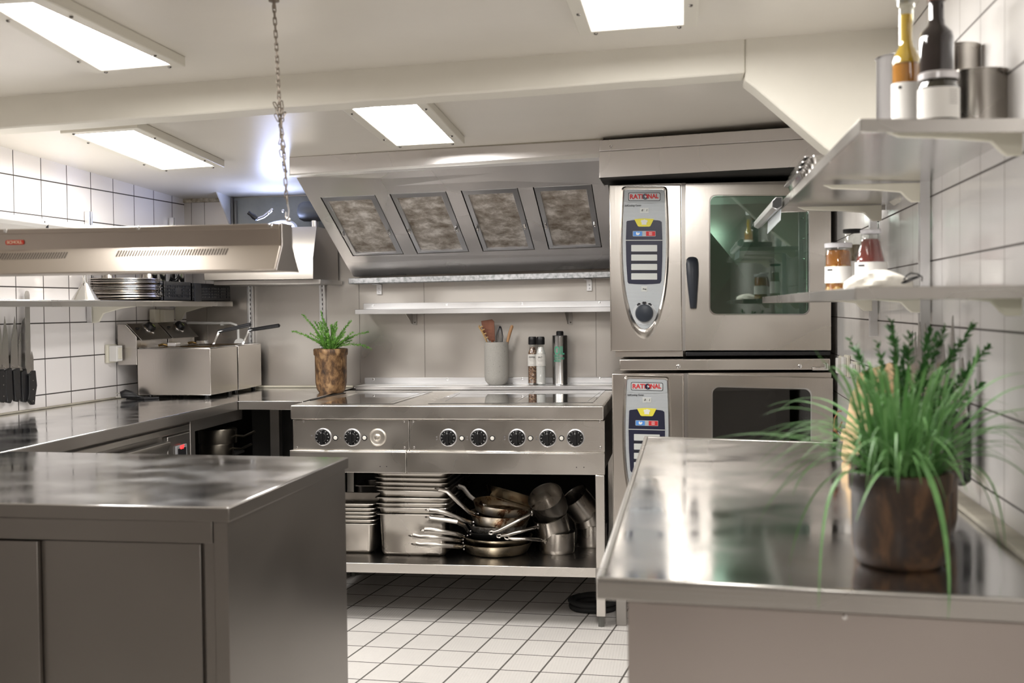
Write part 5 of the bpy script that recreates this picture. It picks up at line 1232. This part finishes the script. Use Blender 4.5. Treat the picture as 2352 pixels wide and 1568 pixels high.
# ================================================================ RIGHT WORKTOP
T = thing('work_counter', 'long reflective stainless counter in the right foreground with grass pot on it', 'worktop', (.2, 2.4, 0))
fr = lambda X: 1.610-.122*(X+.12)
br = lambda X: 3.386-.233*(X+.111)
C = [(-.12, fr(-.12)), (rx(1.55)-.002, fr(.53)), (rx(3.24)-.002, br(.53)), (-.111, br(-.111))]
m = MB(); m.prism([(x, y, ZT) for x, y in C], (0, 0, -.004)); m.build('worktop', STOP, T, bev=.001)
m = MB()
def rim_(a, b, w=.012, h=.0025, drop=.028):
    a, b = V(*a, 0), V(*b, 0); d = (b-a).normalized(); n = V(d.y, -d.x, 0)   # outward = right of travel
    A = [a+V(0, 0, ZT-drop), a-n*w+V(0, 0, ZT-drop), a-n*w+V(0, 0, ZT+.0002), a-n*w*.7+V(0, 0, ZT+h), a+V(0, 0, ZT+h)]
    m.prism(A, b-a)
rim_(C[0], C[1]); rim_(C[3], C[0]); rim_(C[2], C[3])
m.build('raised_edge', ST, T, bev=.002)
m = MB(); xa = -.078
m.prism([(xa, fr(xa)+.02, .05), (.50, fr(.50)+.02, .05), (.50, br(.5)-.03, .05), (xa+.006, br(xa)-.03, .05)], (0, 0, ZT-.03-.05)); m.build('cabinet', STIS, T)
m = MB(); m.prism([(xa, fr(xa)+.016, .06), (.51, fr(.51)+.016, .06), (.51, fr(.51)+.0195, .06), (xa, fr(xa)+.0195, .06)], (0, 0, ZT-.032-.06)); m.build('front_panel', steel('steel_warm', (.50, .45, .42), .3, .42, gs=.02), T, bev=.001)
screws([at(1942, 1416, fr(.2)+.016), at(2341, 1433, fr(.4)+.016)], (0, -1, 0), .0045, 'screw', CHROME, T)

# ================================================================ RIGHT SHELVES
def rshelf(xl_, xr_, y0, y1, ztl, ztr, th, lab, brs):
    T = thing('wall_shelf', lab, 'shelf', ((xl_+xr_)/2, (y0+y1)/2, ztl-th), 'steel shelves on the right wall')
    xw = lambda y: rx(y)-.001
    m = MB(); m.hexa([(xl_, y0, ztl-.002), (xw(y0), y0, ztr-.002), (xw(y1), y1, ztr-.002), (xl_, y1, ztl-.002), (xl_, y0, ztl), (xw(y0), y0, ztr), (xw(y1), y1, ztr), (xl_, y1, ztl)]); m.build('board', ALSH, T, bev=.0008)
    m = MB(); m.hexa([(xl_-.001, y0-.001, ztl-th), (xw(y0), y0-.001, ztr-th), (xw(y0), y0+.002, ztr-th), (xl_-.001, y0+.002, ztl-th), (xl_-.001, y0-.001, ztl+.0003), (xw(y0), y0-.001, ztr), (xw(y0), y0+.002, ztr), (xl_-.001, y0+.002, ztl+.0003)])
    m.box(xl_-.0015, xl_+.001, y0-.001, y1, ztl-th, ztl+.0003); m.box(xl_, xw(y1), y1-.002, y1, ztl-th, ztl-.002); m.build('edge_lip', ST, T, bev=.0008)
    for Y in brs:
        a = rx(Y)-.02; zz = min(ztl, ztr)-.003; x0 = xl_+.045
        m = MB(); m.prism([(a, Y, zz), (x0, Y, zz), (x0+.02, Y, zz-.009), (a-.10, Y, zz-.014), (a-.045, Y, zz-.020), (a-.03, Y, zz-.036), (a-.022, Y, zz-.042), (a, Y, zz-.042)], (0, .014, 0)); m.build('bracket', CREAM, T, bev=.002)
    return T
ALSH = steel('shelf_satin', (.74, .73, .72), .16, .26, gs=.01, dirt=.05)
pU = atX(1977, 273, .262); pL = atX(1965, 660, .255)
YU0, ZU = pU.y, pU.z
YL0, ZL2 = pL.y, pL.z
YU1 = atX(1788, 506, .262).y
YL1 = atX(1752, 690, .255).y
rshelf(.262, .5, YU0, YU1, ZU, ZU-.008, .020, 'upper steel shelf on the right wall with bottles and pots', (1.855, 2.66, 3.24))
rshelf(.255, .5, YL0, YL1, ZL2, ZL2, .019, 'lower steel shelf on the right wall with jars and a cloth bag', (1.855, 2.66, 3.42))
for y, lab in ((2.67, 'slotted upright on the right wall beside the grass pot'), (3.44, 'slotted upright on the right wall closest to the ovens')):
    slot_rail((rx(y)-.012, y), (-1, 0, 0), lab, 1.13, 1.66, w=.0125)
# clip rail on the shelf corner
xk = .244
a, b = atX(1786, 480, xk), atX(1742, 508, xk)
T = thing('ticket_rail', 'short metal clip rail on the far left corner of the upper right shelf', 'rail', (xk, (a.y+b.y)/2, ZU-.02))
P0 = V(xk+.012, a.y, ZU+.000); dy = b.y-a.y
m = MB(); m.prism([P0+V(.0, 0, .004), P0+V(-.016, 0, .004), P0+V(-.026, 0, -.006), P0+V(-.026, 0, -.022), P0+V(-.014, 0, -.028), P0+V(-.0, 0, -.020)], (0, dy, 0)); m.build('channel', ALU, T, bev=.001)
m = MB(); m.prism([P0+V(-.001, -.0012, .003), P0+V(-.0155, -.0012, .003), P0+V(-.025, -.0012, -.007), P0+V(-.025, -.0012, -.021), P0+V(-.014, -.0012, -.026), P0+V(-.001, -.0012, -.019)], (0, .001, 0)); m.build('end_cap', RUB, T)
m = MB(); m.prism([P0+V(-.002, .01, -.025), P0+V(-.002, dy*.62, -.025), P0+V(-.004, dy*.62, -.062), P0+V(-.004, .01, -.055)], (-.001, 0, 0)); m.build('tag', plain('tag_plastic', (.62, .68, .72), .3), T)
# trays at the far end of the upper shelf
for i, lab in enumerate(('lowest of the small steel trays at the far end of the upper right shelf', 'small steel tray second from the bottom on the upper right shelf', 'small steel tray third from the bottom on the upper right shelf', 'topmost small steel tray on the upper right shelf')):
    z = ZU+.001+i*.0085
    x0 = .258-.006*(3-i)*.6; y0, y1 = 2.62-.02*i, 2.96-.015*i
    c = ((x0+.46)/2, (y0+y1)/2)
    L = [[V(c[0]+u*s, c[1]+v*s2, z+h) for u, v in rrect(0, 0, (.46-x0)/2, (y1-y0)/2, .02)] for s, s2, h in ((.88, .92, 0), (.92, .95, .012), (1, 1, .013), (1, 1, .0155), (.91, .945, .0145), (.87, .91, .002))]
    m = MB(); m.loft(L, cap0=True, cap1=True); tag(m.build('steel_tray', CHROME, None, loc=(c[0], c[1], z), sharp=50), lab, 'tray', 'trays on the upper right shelf')

# ---- bottles, jars and pots on the upper shelf
def zU(X): return ZU+.0005-.008*max(0, X-.262)/.25
YEO = plain('yellow_oil', (.72, .48, .03), .1, trans=.3); AMB = plain('amber_oil', (.60, .24, .01), .1, trans=.25); DKO = plain('dark_vinegar', (.012, .006, .006), .05, coat=1.0)
GL2 = pane('bottle_glass', (.90, .91, .86), .14)
xp = 2081.5; Y = 2.07; q = Y/2700; c = V(at(xp, 260, Y).x, Y, 0); c.z = zU(c.x); z = lambda y: at(xp, y, Y).z-c.z; R = 31*q
T = thing('oil_bottle', 'clear bottle with two toned yellow oil and blank label on the upper right shelf', 'bottle', c)
m = MB(); m.lathe([(0, 0), (R*.96, 0), (R, .004), (R, z(150)), (R*.88, z(128)), (R*.55, z(108)), (R*.50, z(95)), (R*.50, z(20)), (R*.62, z(16)), (R*.62, z(2)), (R*.5, z(-2))], c, (0, 0, 1), 36); m.build('glass', GL2, T)
m = MB(); m.lathe([(0, .006), (R*.93, .006), (R*.93, z(150)), (0, z(148))], c, (0, 0, 1), 30); m.build('amber_layer', AMB, T)
m = MB(); m.lathe([(0, z(147)), (R*.93, z(147)), (R*.82, z(128)), (R*.48, z(108)), (R*.42, z(95)), (R*.42, z(34)), (0, z(33))], c, (0, 0, 1), 30); m.build('yellow_layer', YEO, T)
m = MB(); m.lathe([(R*.60, z(2)), (R*.70, z(0)), (R*.70, z(-30)), (0, z(-31))], c, (0, 0, 1), 28, False, False); m.build('cap', plain('cap_white', (.70, .71, .72), .35), T)
m = MB(); m.lathe([(R*1.02, .012), (R*1.02, z(193))], c, (0, 0, 1), 36); Lb = m.build('label', LAB, T)
m = MB(); m.obox(c+V(-R*.55, -R*.88, z(205)), V(.0035, 0, 0), V(0, .0006, 0), V(0, 0, .002)); m.build('label_mark', BPR, Lb)
xp = 2151; Y = 2.0; q = Y/2700; c = V(at(xp, 260, Y).x, Y, 0); c.z = zU(c.x); z = lambda y, Y=Y: at(2151, y, Y).z-c.z; R = 37*q
T = thing('vinegar_bottle', 'tall near black bottle on the upper right shelf', 'bottle', c)
m = MB(); m.lathe([(0, 0), (R*.97, 0), (R, .004), (R*.99, z(90)), (R*.9, z(76)), (R*.52, z(60)), (R*.44, z(45)), (R*.42, z(8)), (R*.48, z(5)), (R*.48, z(-20)), (0, z(-22))], c, (0, 0, 1), 40); m.build('bottle_body', DKO, T)
m = MB(); m.lathe([(R*.50, z(4)), (R*.52, z(2)), (R*.52, z(-28)), (0, z(-29))], c, (0, 0, 1), 24); m.build('stopper', plain('stopper_brown', (.12, .04, .02), .4), T)
xp = 2155.5; Y = 1.88; q = Y/2700; c = V(at(xp, 260, Y).x, Y, 0); c.z = zU(c.x); R = 44*q; z = lambda y, Y=Y: at(2155, y, Y).z-c.z
T = thing('preserve_jar', 'dark preserve jar with silver lid standing before the black bottle', 'jar', c)
m = MB(); m.lathe([(0, 0), (R*.93, 0), (R*.98, .005), (R*.98, z(208)), (R*.86, z(194)), (R*.80, z(184))], c, (0, 0, 1), 40); m.build('jar_body', plain('dark_contents', (.035, .03, .018), .06, coat=1), T)
m = MB(); m.lathe([(R*.88, z(186)), (R*.98, z(185)), (R*.98, z(172)), (R*.90, z(168)), (0, z(168))], c, (0, 0, 1), 40); m.build('lid', plain('lid_silver', (.62, .60, .61), .3, .6), T)
m = MB(); m.lathe([(R*1.0, .010), (R*1.0, z(206))], c, (0, 0, 1), 40); Lb = m.build('label', LAB, T)
m = MB()
for i in range(6): m.obox(c+V(R*.55, -R*.86, z(214+6*i)), V(R*.22, R*.10, 0), V(0, .0005, 0), V(0, 0, .0005))
m.build('fine_print', plain('grey_print2', (.5, .48, .45), .6), Lb)
def steel_pot(xl_, xr__, ytop, Y, lab, name='stock_pot', mat=PANS, hand=None, side=None):
    q = Y/2700; R = (xr__-xl_)/2*q; xc = (xl_+xr__)/2; c = V(at(xc, 200, Y).x, Y, 0); c.z = zU(c.x); h = at(xc, ytop, Y-R).z-c.z
    T = thing(name, lab, 'pot', c, 'steel pots on the upper right shelf')
    m = MB(); m.lathe([(0, 0), (R*.95, 0), (R, .008), (R, h-.004), (R*1.05, h), (R*1.0, h+.001), (R*.96, h-.006), (R*.95, .008), (0, .005)], c, (0, 0, 1), 56); m.build('body', mat, T, sharp=45)
    if hand is not None:
        d = V(math.cos(hand), math.sin(hand), 0); m = MB(); s = V(0, 0, h*.75)
        m.tube([c+d*R+s, c+d*(R+.03)+s, c+d*(R+.10)+s+V(0, 0, .02), c+d*(R+.14)+s+V(0, 0, .03)], .006, 10); m.build('handle', CHROME, T)
    return T
steel_pot(2018, 2150, 118, 2.58, 'large bright pot behind the yellow oil bottle', mat=steel('bright_pot', (.78, .77, .77), .25, .35, gs=.02))
steel_pot(2180, 2312, 155, 2.06, 'broad steel pot right of the jar on the upper right shelf')
steel_pot(2158, 2246, 97, 2.21, 'smaller steel pot behind the broad pot on the upper right shelf')

# ---- lower shelf
ZJ = ZL2+.0005
OLV = noisy('olives', [(.3, (.35, .18, .03)), (.7, (.62, .42, .10))], 30, rough=.25, bs=.05)
def jar(x, Y, r, ytop, lidc, lab, name, prof, fill, lidh=12, labl=None, yl=None, blobs=False):
    q = Y/2700; R = r*q; c = V(at(x, 650, Y).x, Y, ZJ); z = lambda y: at(x, y, Y).z-ZJ
    T = thing(name, lab, 'jar', c, 'jars on the lower right shelf')
    m = MB(); m.lathe([(0, 0)]+[(R*a, z(b) if b > 1 else b) for a, b in prof], c, (0, 0, 1), 36); m.build('glass', GLS, T)
    if fill:
        mat, top = fill
        m = MB(); m.lathe([(0, .004)]+[(R*a*.93, (z(b) if b > 1 else max(b, .004))) for a, b in prof if b <= 1 or b >= top]+[(R*prof[-1][0]*.8, z(top)), (0, z(top))], c, (0, 0, 1), 30)
        m.build('contents', mat, T)
    if blobs:
        m = MB(); rr_ = random.Random(5)
        for k in range(4):
            for j in range(7):
                a = 6.283*j/7+k*.5; m.ball(c+V(R*.62*math.cos(a), R*.62*math.sin(a), .012+k*.0175), .0125, 12, (1, 1, .85))
        m.build('olives', OLV, T)
    m = MB(); m.lathe([(R*prof[-1][0]*.98, z(ytop+lidh)), (R*prof[-1][0]*1.10, z(ytop+lidh)), (R*prof[-1][0]*1.12, z(ytop+1.5)), (R*prof[-1][0]*1.02, z(ytop)), (0, z(ytop))], c, (0, 0, 1), 36); m.build('lid', lidc, T, sharp=50)
    if labl:
        m = MB(); rl = labl[2] if len(labl) > 2 else 1.02; m.lathe([(R*rl, z(labl[1])), (R*(labl[3] if len(labl) > 3 else rl), z(labl[0]))], c, (0, 0, 1), 36); Lb = m.build('label', LAB, T)
        m = MB(); m.obox(c+V(-R*.72, -R*.74, z(labl[0]+8)), V(R*.16, -R*.14, 0), V(.0003, .0003, 0), V(0, 0, .0016)); m.build('label_mark', BPR, Lb)
WLID = plain('lid_white', (.74, .73, .76), .35)
SYR = plain('amber_syrup', (.55, .20, .02), .08, trans=.55)
jar(1925.5, 3.0, 29, 558, WLID, 'jar of green olives in amber brine with white lid', 'olive_jar', [(.94, 0), (1, .004), (1, 585), (.93, 576), (.93, 566)], (SYR, 574), 11, (612, 650), blobs=True)
jar(2000.5, 2.72, 34, 527, WLID, 'jar of dark red sauce with white lid, wide at the base', 'sauce_jar', [(.94, 0), (1, .004), (1, 605), (.97, 595), (.66, 555), (.60, 548), (.60, 537)], (plain('red_sauce', (.22, .012, .006), .12, coat=1), 549), 10, (602, 655))
jar(1959, 3.16, 22, 526, BLACK, 'clear jar with black lid holding dried herbs, behind the olives', 'herb_jar', [(.94, 0), (1, .004), (1, 556), (.90, 545), (.88, 536)], (noisy('dried_herbs', [(.35, (.10, .07, .035)), (.65, (.30, .24, .14))], 60, rough=.8, bs=.8), 562), 9, (600, 650))
# cloth bag
Yb = 2.22
c = V(at(2025, 650, Yb).x, Yb, ZJ)
T = thing('cloth_bag', 'small off white cloth bag lying on the lower right shelf', 'bag', c)
P = [(1945, 650), (1946, 640), (1955, 626), (1975, 616), (2010, 611), (2045, 612), (2072, 618), (2090, 630), (2100, 645)]
nx, nr = 28, 16; L = []
x0, x1 = at(1944, 640, Yb).x, at(2098, 640, Yb).x
for i in range(nx+1):
    t = i/nx; xx = x0+(x1-x0)*t
    hgt = .036*(math.sin(math.pi*min(1, max(0, t*.86+.07)))**.55); wdt = .050*(math.sin(math.pi*(t*.80+.12))**.6)
    ring_ = []
    for k in range(nr):
        a = 2*math.pi*k/nr; wob = 1+.10*math.sin(5*a+9*t)+.06*math.sin(11*a-17*t)
        ring_.append(V(xx, Yb+.02+wdt*math.cos(a)*wob*.8, ZJ+max(.0, hgt*.48+hgt*.52*math.sin(a)*wob)))
    L.append(ring_)
m = MB(); m.loft(L); m.build('sack', noisy('cotton', [(.3, (.72, .68, .60)), (.7, (.82, .79, .72))], 80, rough=.9, bs=.15), T, sharp=70)
m = MB(); e = lambda x, y, d=-.01: at(x, y, Yb+d)
m.tube([e(2076, 642), e(2083, 632), e(2092, 627), e(2108, 629), e(2112, 636), e(2100, 640), e(2085, 647), e(2074, 650)], .0014, 6); m.tube([e(2108, 629), e(2118, 636), e(2117, 646)], .0014, 6); m.tube([e(2070, 650), e(2090, 640), e(2108, 634)], .0014, 6); m.build('drawstring', BLACK, T)

# ================================================================ RIGHT WALL THINGS
def sock(x0, x1, y0, y1, lab):
    xm = (x0+x1)/2; X = .55; a = atX(x0, (y0+y1)/2, X-.012); X = rx(a.y); a, b = atX(x0, y0, X-.012), atX(x1, y1, X-.012)
    T = thing('wall_socket', lab, 'socket', (X, a.y, b.z), 'outlets on the right wall')
    m = MB(); m.box(X-.012, X-.001, b.y, b.y+.085, b.z, a.z); m.build('plate', CREAM, T, bev=.003)
    m = MB(); m.box(X-.026, X-.012, b.y+.008, b.y+.055, b.z+.006, a.z-.006); m.build('rocker', WHT, T, bev=.003)
sock(1925, 1933, 816, 862, 'cream outlet on the right wall next to the ovens')
sock(1938, 1946, 814, 866, 'white outlet on the right wall, second from the ovens')
sock(1960, 1967, 830, 872, 'white outlet on the right wall just behind the cutting boards')
# knives
yk = 2.55
T = thing('knife_strip', 'magnetic strip on the right wall behind the plants', 'rack', (rx(yk), yk, 1.0))
m = MB(); m.prism([(rx(2.3)-.002, 2.3, 1.02), (rx(2.3)-.012, 2.3, 1.02), (rx(3.05)-.012, 3.05, 1.02), (rx(3.05)-.002, 3.05, 1.02)], (0, 0, .03)); m.build('bar', STIS, T, bev=.002)
KL = [(2096, 760, 905, 1010, 4, 'farthest knife on the right wall, short pointed blade'), (2104, 762, 910, 1015, 3.5, 'second knife from the far end on the right wall'), (2114, 738, 915, 1025, 5, 'long bladed knife third from the far end on the right wall'),
      (2127, 742, 918, 1035, 5, 'long bladed knife fourth from the far end on the right wall'), (2145, 775, 925, 1050, 6, 'knife behind the middle of the herb on the right wall'), (2169, 790, 930, 1075, 5, 'knife left of the needle pointed steel on the right wall'), (2190, 724, 945, 1085, 4, 'needle pointed knife rising highest on the right wall'), (2213, 820, 960, 1116, 7, 'nearest knife on the right wall with its black handle below the pots')]
for i, (x, yt, yh, ye, w, lab) in enumerate(KL):
    w *= 1.25
    knife([(x-w, yh), (x-w, yt+70), (x-w*.3, yt+8), (x, yt), (x+w*.8, yt+60), (x+w, yh)], [(x-w*1.25, yh-2), (x+w*1.3, yh-2), (x+w*1.5, (yh+ye)/2), (x+w*1.5, ye-10), (x, ye), (x-w*1.3, ye-12), (x-w*1.1, (yh+ye)/2)], lab, X=.505-.001*(i % 3), grp='knives on the right wall', rv=False)
# cutting boards
BWD = noisy('pale_board', [(.3, (.68, .45, .24)), (.7, (.80, .60, .36))], 10, (1, 1, 5), .5, .05)
def board(cb, ct, vdir, w, th, lab, mat, hole=None, taper=1.0):
    cb, ct = Vector(cb), Vector(ct); u = (ct-cb); Lh = u.length; u.normalize(); v = Vector(vdir); v = (v-u*v.dot(u)).normalized(); n = u.cross(v)
    T = thing('cutting_board', lab, 'cutting board', cb, 'cutting boards on the right counter')
    pts = [cb+v*p[0]*(1-(1-taper)*(p[1]/Lh))+u*p[1] for p in rrect(0, Lh/2, w/2, Lh/2, .025)]
    m = MB(); m.prism([p-n*th/2 for p in pts], n*th); m.build('board', mat, T, bev=.003)
    return T, u, v, n
b0 = atZ(1950, 1066, ZT); yb_ = b0.y
b1 = at(1992, 884, yb_+.05)
T, u, v, n = board((b0.x+.015, b0.y, ZT+.010), (b1.x, b1.y, b1.z), (.25, -.97, .10), .15, .016, 'pale wooden board with a cord loop leaning on the right wall', BWD)
pk = b0.lerp(b1, .50)-v*.082
m = MB(); m.obox(V(b0.x+.015, b0.y, ZT).lerp(b1, .42)-v*.085, v*.016, u*.016, n*.008); m.build('grip_nub', BWD, T, bev=.005)
CRD = plain('leather_cord', (.20, .07, .03), .6)
Yc = yb_+.05
m = MB(); m.tube([at(1933, 944, Yc), at(1925, 944, Yc), at(1917, 960, Yc), at(1915, 980, Yc), at(1919, 989, Yc), at(1928, 982, Yc), at(1934, 968, Yc)], .0016, 6); m.ball(at(1918, 987, Yc), .005, 10); m.tube([at(1919, 989, Yc), at(1924, 996, Yc), at(1930, 1004, Yc)], .0016, 6); m.build('cord', CRD, T)
b0 = atZ(2000, 1066, ZT); b2 = at(2022, 846, b0.y+.05)
board((b0.x+.02, b0.y+.05, ZT+.008), (b2.x, b0.y+.10, b2.z), (.3, -.95, 0), .19, .014, 'taller wooden board standing behind the pale board', noisy('grainy_board', [(.35, (.45, .27, .12)), (.55, (.72, .50, .28))], 14, (1, 1, 6), .5, .15))

# ================================================================ GRASS POT AND HERB POT
DPOT = noisy('dark_wood_pot', [(.38, (.014, .008, .006)), (.52, (.05, .025, .013)), (.68, (.20, .10, .045))], 12, (1, 1, .6), .5, .25, 7, dist=1.0)
def wpot(c, R, h, T):
    m = MB(); m.lathe([(0, 0), (R*.80, 0), (R*.93, .008), (R*.99, .030), (R, h-.030), (R*1.05, h-.026), (R*1.06, h-.003), (R*1.02, h), (R*.93, h), (R*.91, h-.015), (0, h-.015)], c, (0, 0, 1), 56); m.build('pot', DPOT, T, sharp=50)
    m = MB(); m.lathe([(R*.91, h-.014), (0, h-.006)], c, (0, 0, 1), 24); m.build('soil', SOIL, T)
Yg = 1.752; R = 106*Yg/2700
gc = V(at(2068, 1200, Yg).x, Yg, ZT); hg = at(2068, 1096, Yg-R).z-ZT
T = thing('potted_grass', 'chives like long green grass in a dark wooden pot in the right foreground', 'plant', gc)
wpot(gc, R, hg, T)
rnd = random.Random(11); m = MB()
def blade(P, w0, mm=None):
    P = [Vector(p) for p in P]; n = 14; pts = []
    for i in range(n+1):
        t = i/n
        if len(P) == 3: pts.append(P[0]*(1-t)**2+P[1]*2*t*(1-t)+P[2]*t*t)
        else: pts.append(P[0]*(1-t)**3+P[1]*3*t*(1-t)**2+P[2]*3*t*t*(1-t)+P[3]*t**3)
    side = (P[-1]-P[0]).cross(V(0, 0, 1)); side = side.normalized() if side.length > .01 else V(1, 0, 0)
    side = (side+V(rnd.uniform(.2, .9), rnd.uniform(-.3, .1), 0)).normalized()
    o = len(m.v); fs = []
    for i, p in enumerate(pts):
        t = i/n; w = w0*(1-t**3)*.5+.0003; up_ = (pts[min(i+1, n)]-pts[max(i-1, 0)]).normalized().cross(side)
        m.v += [p-side*w, p+up_*w*.35, p+side*w]
        if i: a = o+3*(i-1); b = o+3*i; m.f += [(a, a+1, b+1, b), (a+1, a+2, b+2, b+1)]
base = gc+V(0, 0, hg-.012)
for k in range(210):
    a = rnd.uniform(0, 6.283); r0 = R*.75*math.sqrt(rnd.random()); b = base+V(r0*math.cos(a), r0*math.sin(a), 0)
    a2 = a+rnd.uniform(-.7, .7); s = rnd.random(); out = rnd.uniform(.02, .075) if s < .62 else rnd.uniform(.09, .22); top = rnd.uniform(.06, .165) if s < .62 else rnd.uniform(.045, .12)
    d = V(math.cos(a2), math.sin(a2), 0); ex = 0 if s < .62 else rnd.uniform(.01, .09)
    P1 = b+d*out*.15+V(0, 0, top*.75); P2 = b+d*out*.7+V(0, 0, top*1.15); P3 = b+d*out*1.15+V(0, 0, top-ex)
    if P3.x > .50 or P2.x > .50:
        f = .50; P3.x = min(P3.x, f+.004); P2.x = min(P2.x, f)
    blade([b, P1, P2, P3], rnd.uniform(.0042, .0064))
J = lambda x, y, dy=0: at(x, y, Yg+dy)
for pts in ([(2010, 1080), (1960, 990), (1840, 1000), (1730, 1083)], [(2000, 1085), (1950, 1010), (1850, 1020), (1745, 1125)], [(1995, 1085), (1960, 1030), (1850, 1040), (1752, 1170)], [(2005, 1085), (1940, 1010), (1850, 1040), (1820, 1140)], [(1990, 1090), (1900, 1050), (1840, 1150), (1812, 1300)],
            [(2000, 1090), (1900, 1040), (1885, 1180), (1880, 1400)], [(2000, 1060), (1985, 960), (1965, 980), (1955, 1120)], [(2010, 1070), (1975, 960), (1850, 965), (1790, 1010)], [(2060, 1090), (2090, 1000), (2100, 1040), (2130, 1140)], [(2095, 1060), (2120, 1020), (2195, 1200), (2178, 1420)],
            [(2010, 1080), (1960, 880), (1900, 850), (1870, 800)], [(2150, 1080), (2250, 960), (2330, 960), (2400, 1010)], [(2150, 1080), (2230, 950), (2320, 930), (2420, 940)], [(2160, 1080), (2260, 1020), (2300, 1120), (2310, 1260)], [(2160, 1085), (2250, 1040), (2290, 1150), (2300, 1300)], [(2140, 1080), (2200, 900), (2300, 840), (2380, 860)], [(2150, 1080), (2260, 1000), (2350, 1060), (2400, 1150)], [(2140, 1080), (2240, 930), (2330, 850), (2420, 900)], [(2000, 1085), (1900, 1000), (1830, 1040), (1735, 1210)], [(2100, 1060), (2230, 880), (2250, 820), (2245, 790)]):
    dy = [-.03, -.03, -.05, -.06]
    if pts[-1][0] > 2170 and pts[-1][1] > 1350: dy = [-.06, -.10, -.18, -.225]
    if pts[-1] == (1880, 1400): dy = [-.04, -.09, -.17, -.215]
    P = [J(x, y, dd) for (x, y), dd in zip(pts, dy)]
    if pts[-1][0] > 2250:
        for p in P: p.x = min(p.x, .512)
    blade(P, .0085)
m.build('grass_leaves', LEAF2, T, sharp=180)
Yh = 1.975; R2 = 116*Yh/2700
hc = V(at(2079, 1200, Yh).x, Yh, ZT); hh = at(2190, 1052, Yh).z-ZT
T = thing('potted_herb', 'dark needled herb in a wooden pot behind the grass on the right counter', 'plant', hc)
wpot(hc, R2*.95, hh, T)
tips = [(1950, 778), (1968, 800), (2015, 785), (2045, 733), (2050, 760), (2076, 800), (2090, 765), (2135, 755), (2150, 770), (2172, 748), (2195, 790), (2238, 742), (2272, 795), (2225, 850), (2010, 870), (2120, 850), (2185, 870), (2060, 860), (2150, 900), (2090, 900), (2255, 880), (2030, 920), (1990, 900), (2200, 930)]
TP = []
for i, (x, y) in enumerate(tips):
    p = at(x, y, Yh+rnd.uniform(-.05, .07)); p.x = min(p.x, .505); TP.append((p, .02))
herb(T, hc+V(0, 0, hh-.01), TP, LEAF3, 1.0, .019, .003, random.Random(9), stem=.0013)
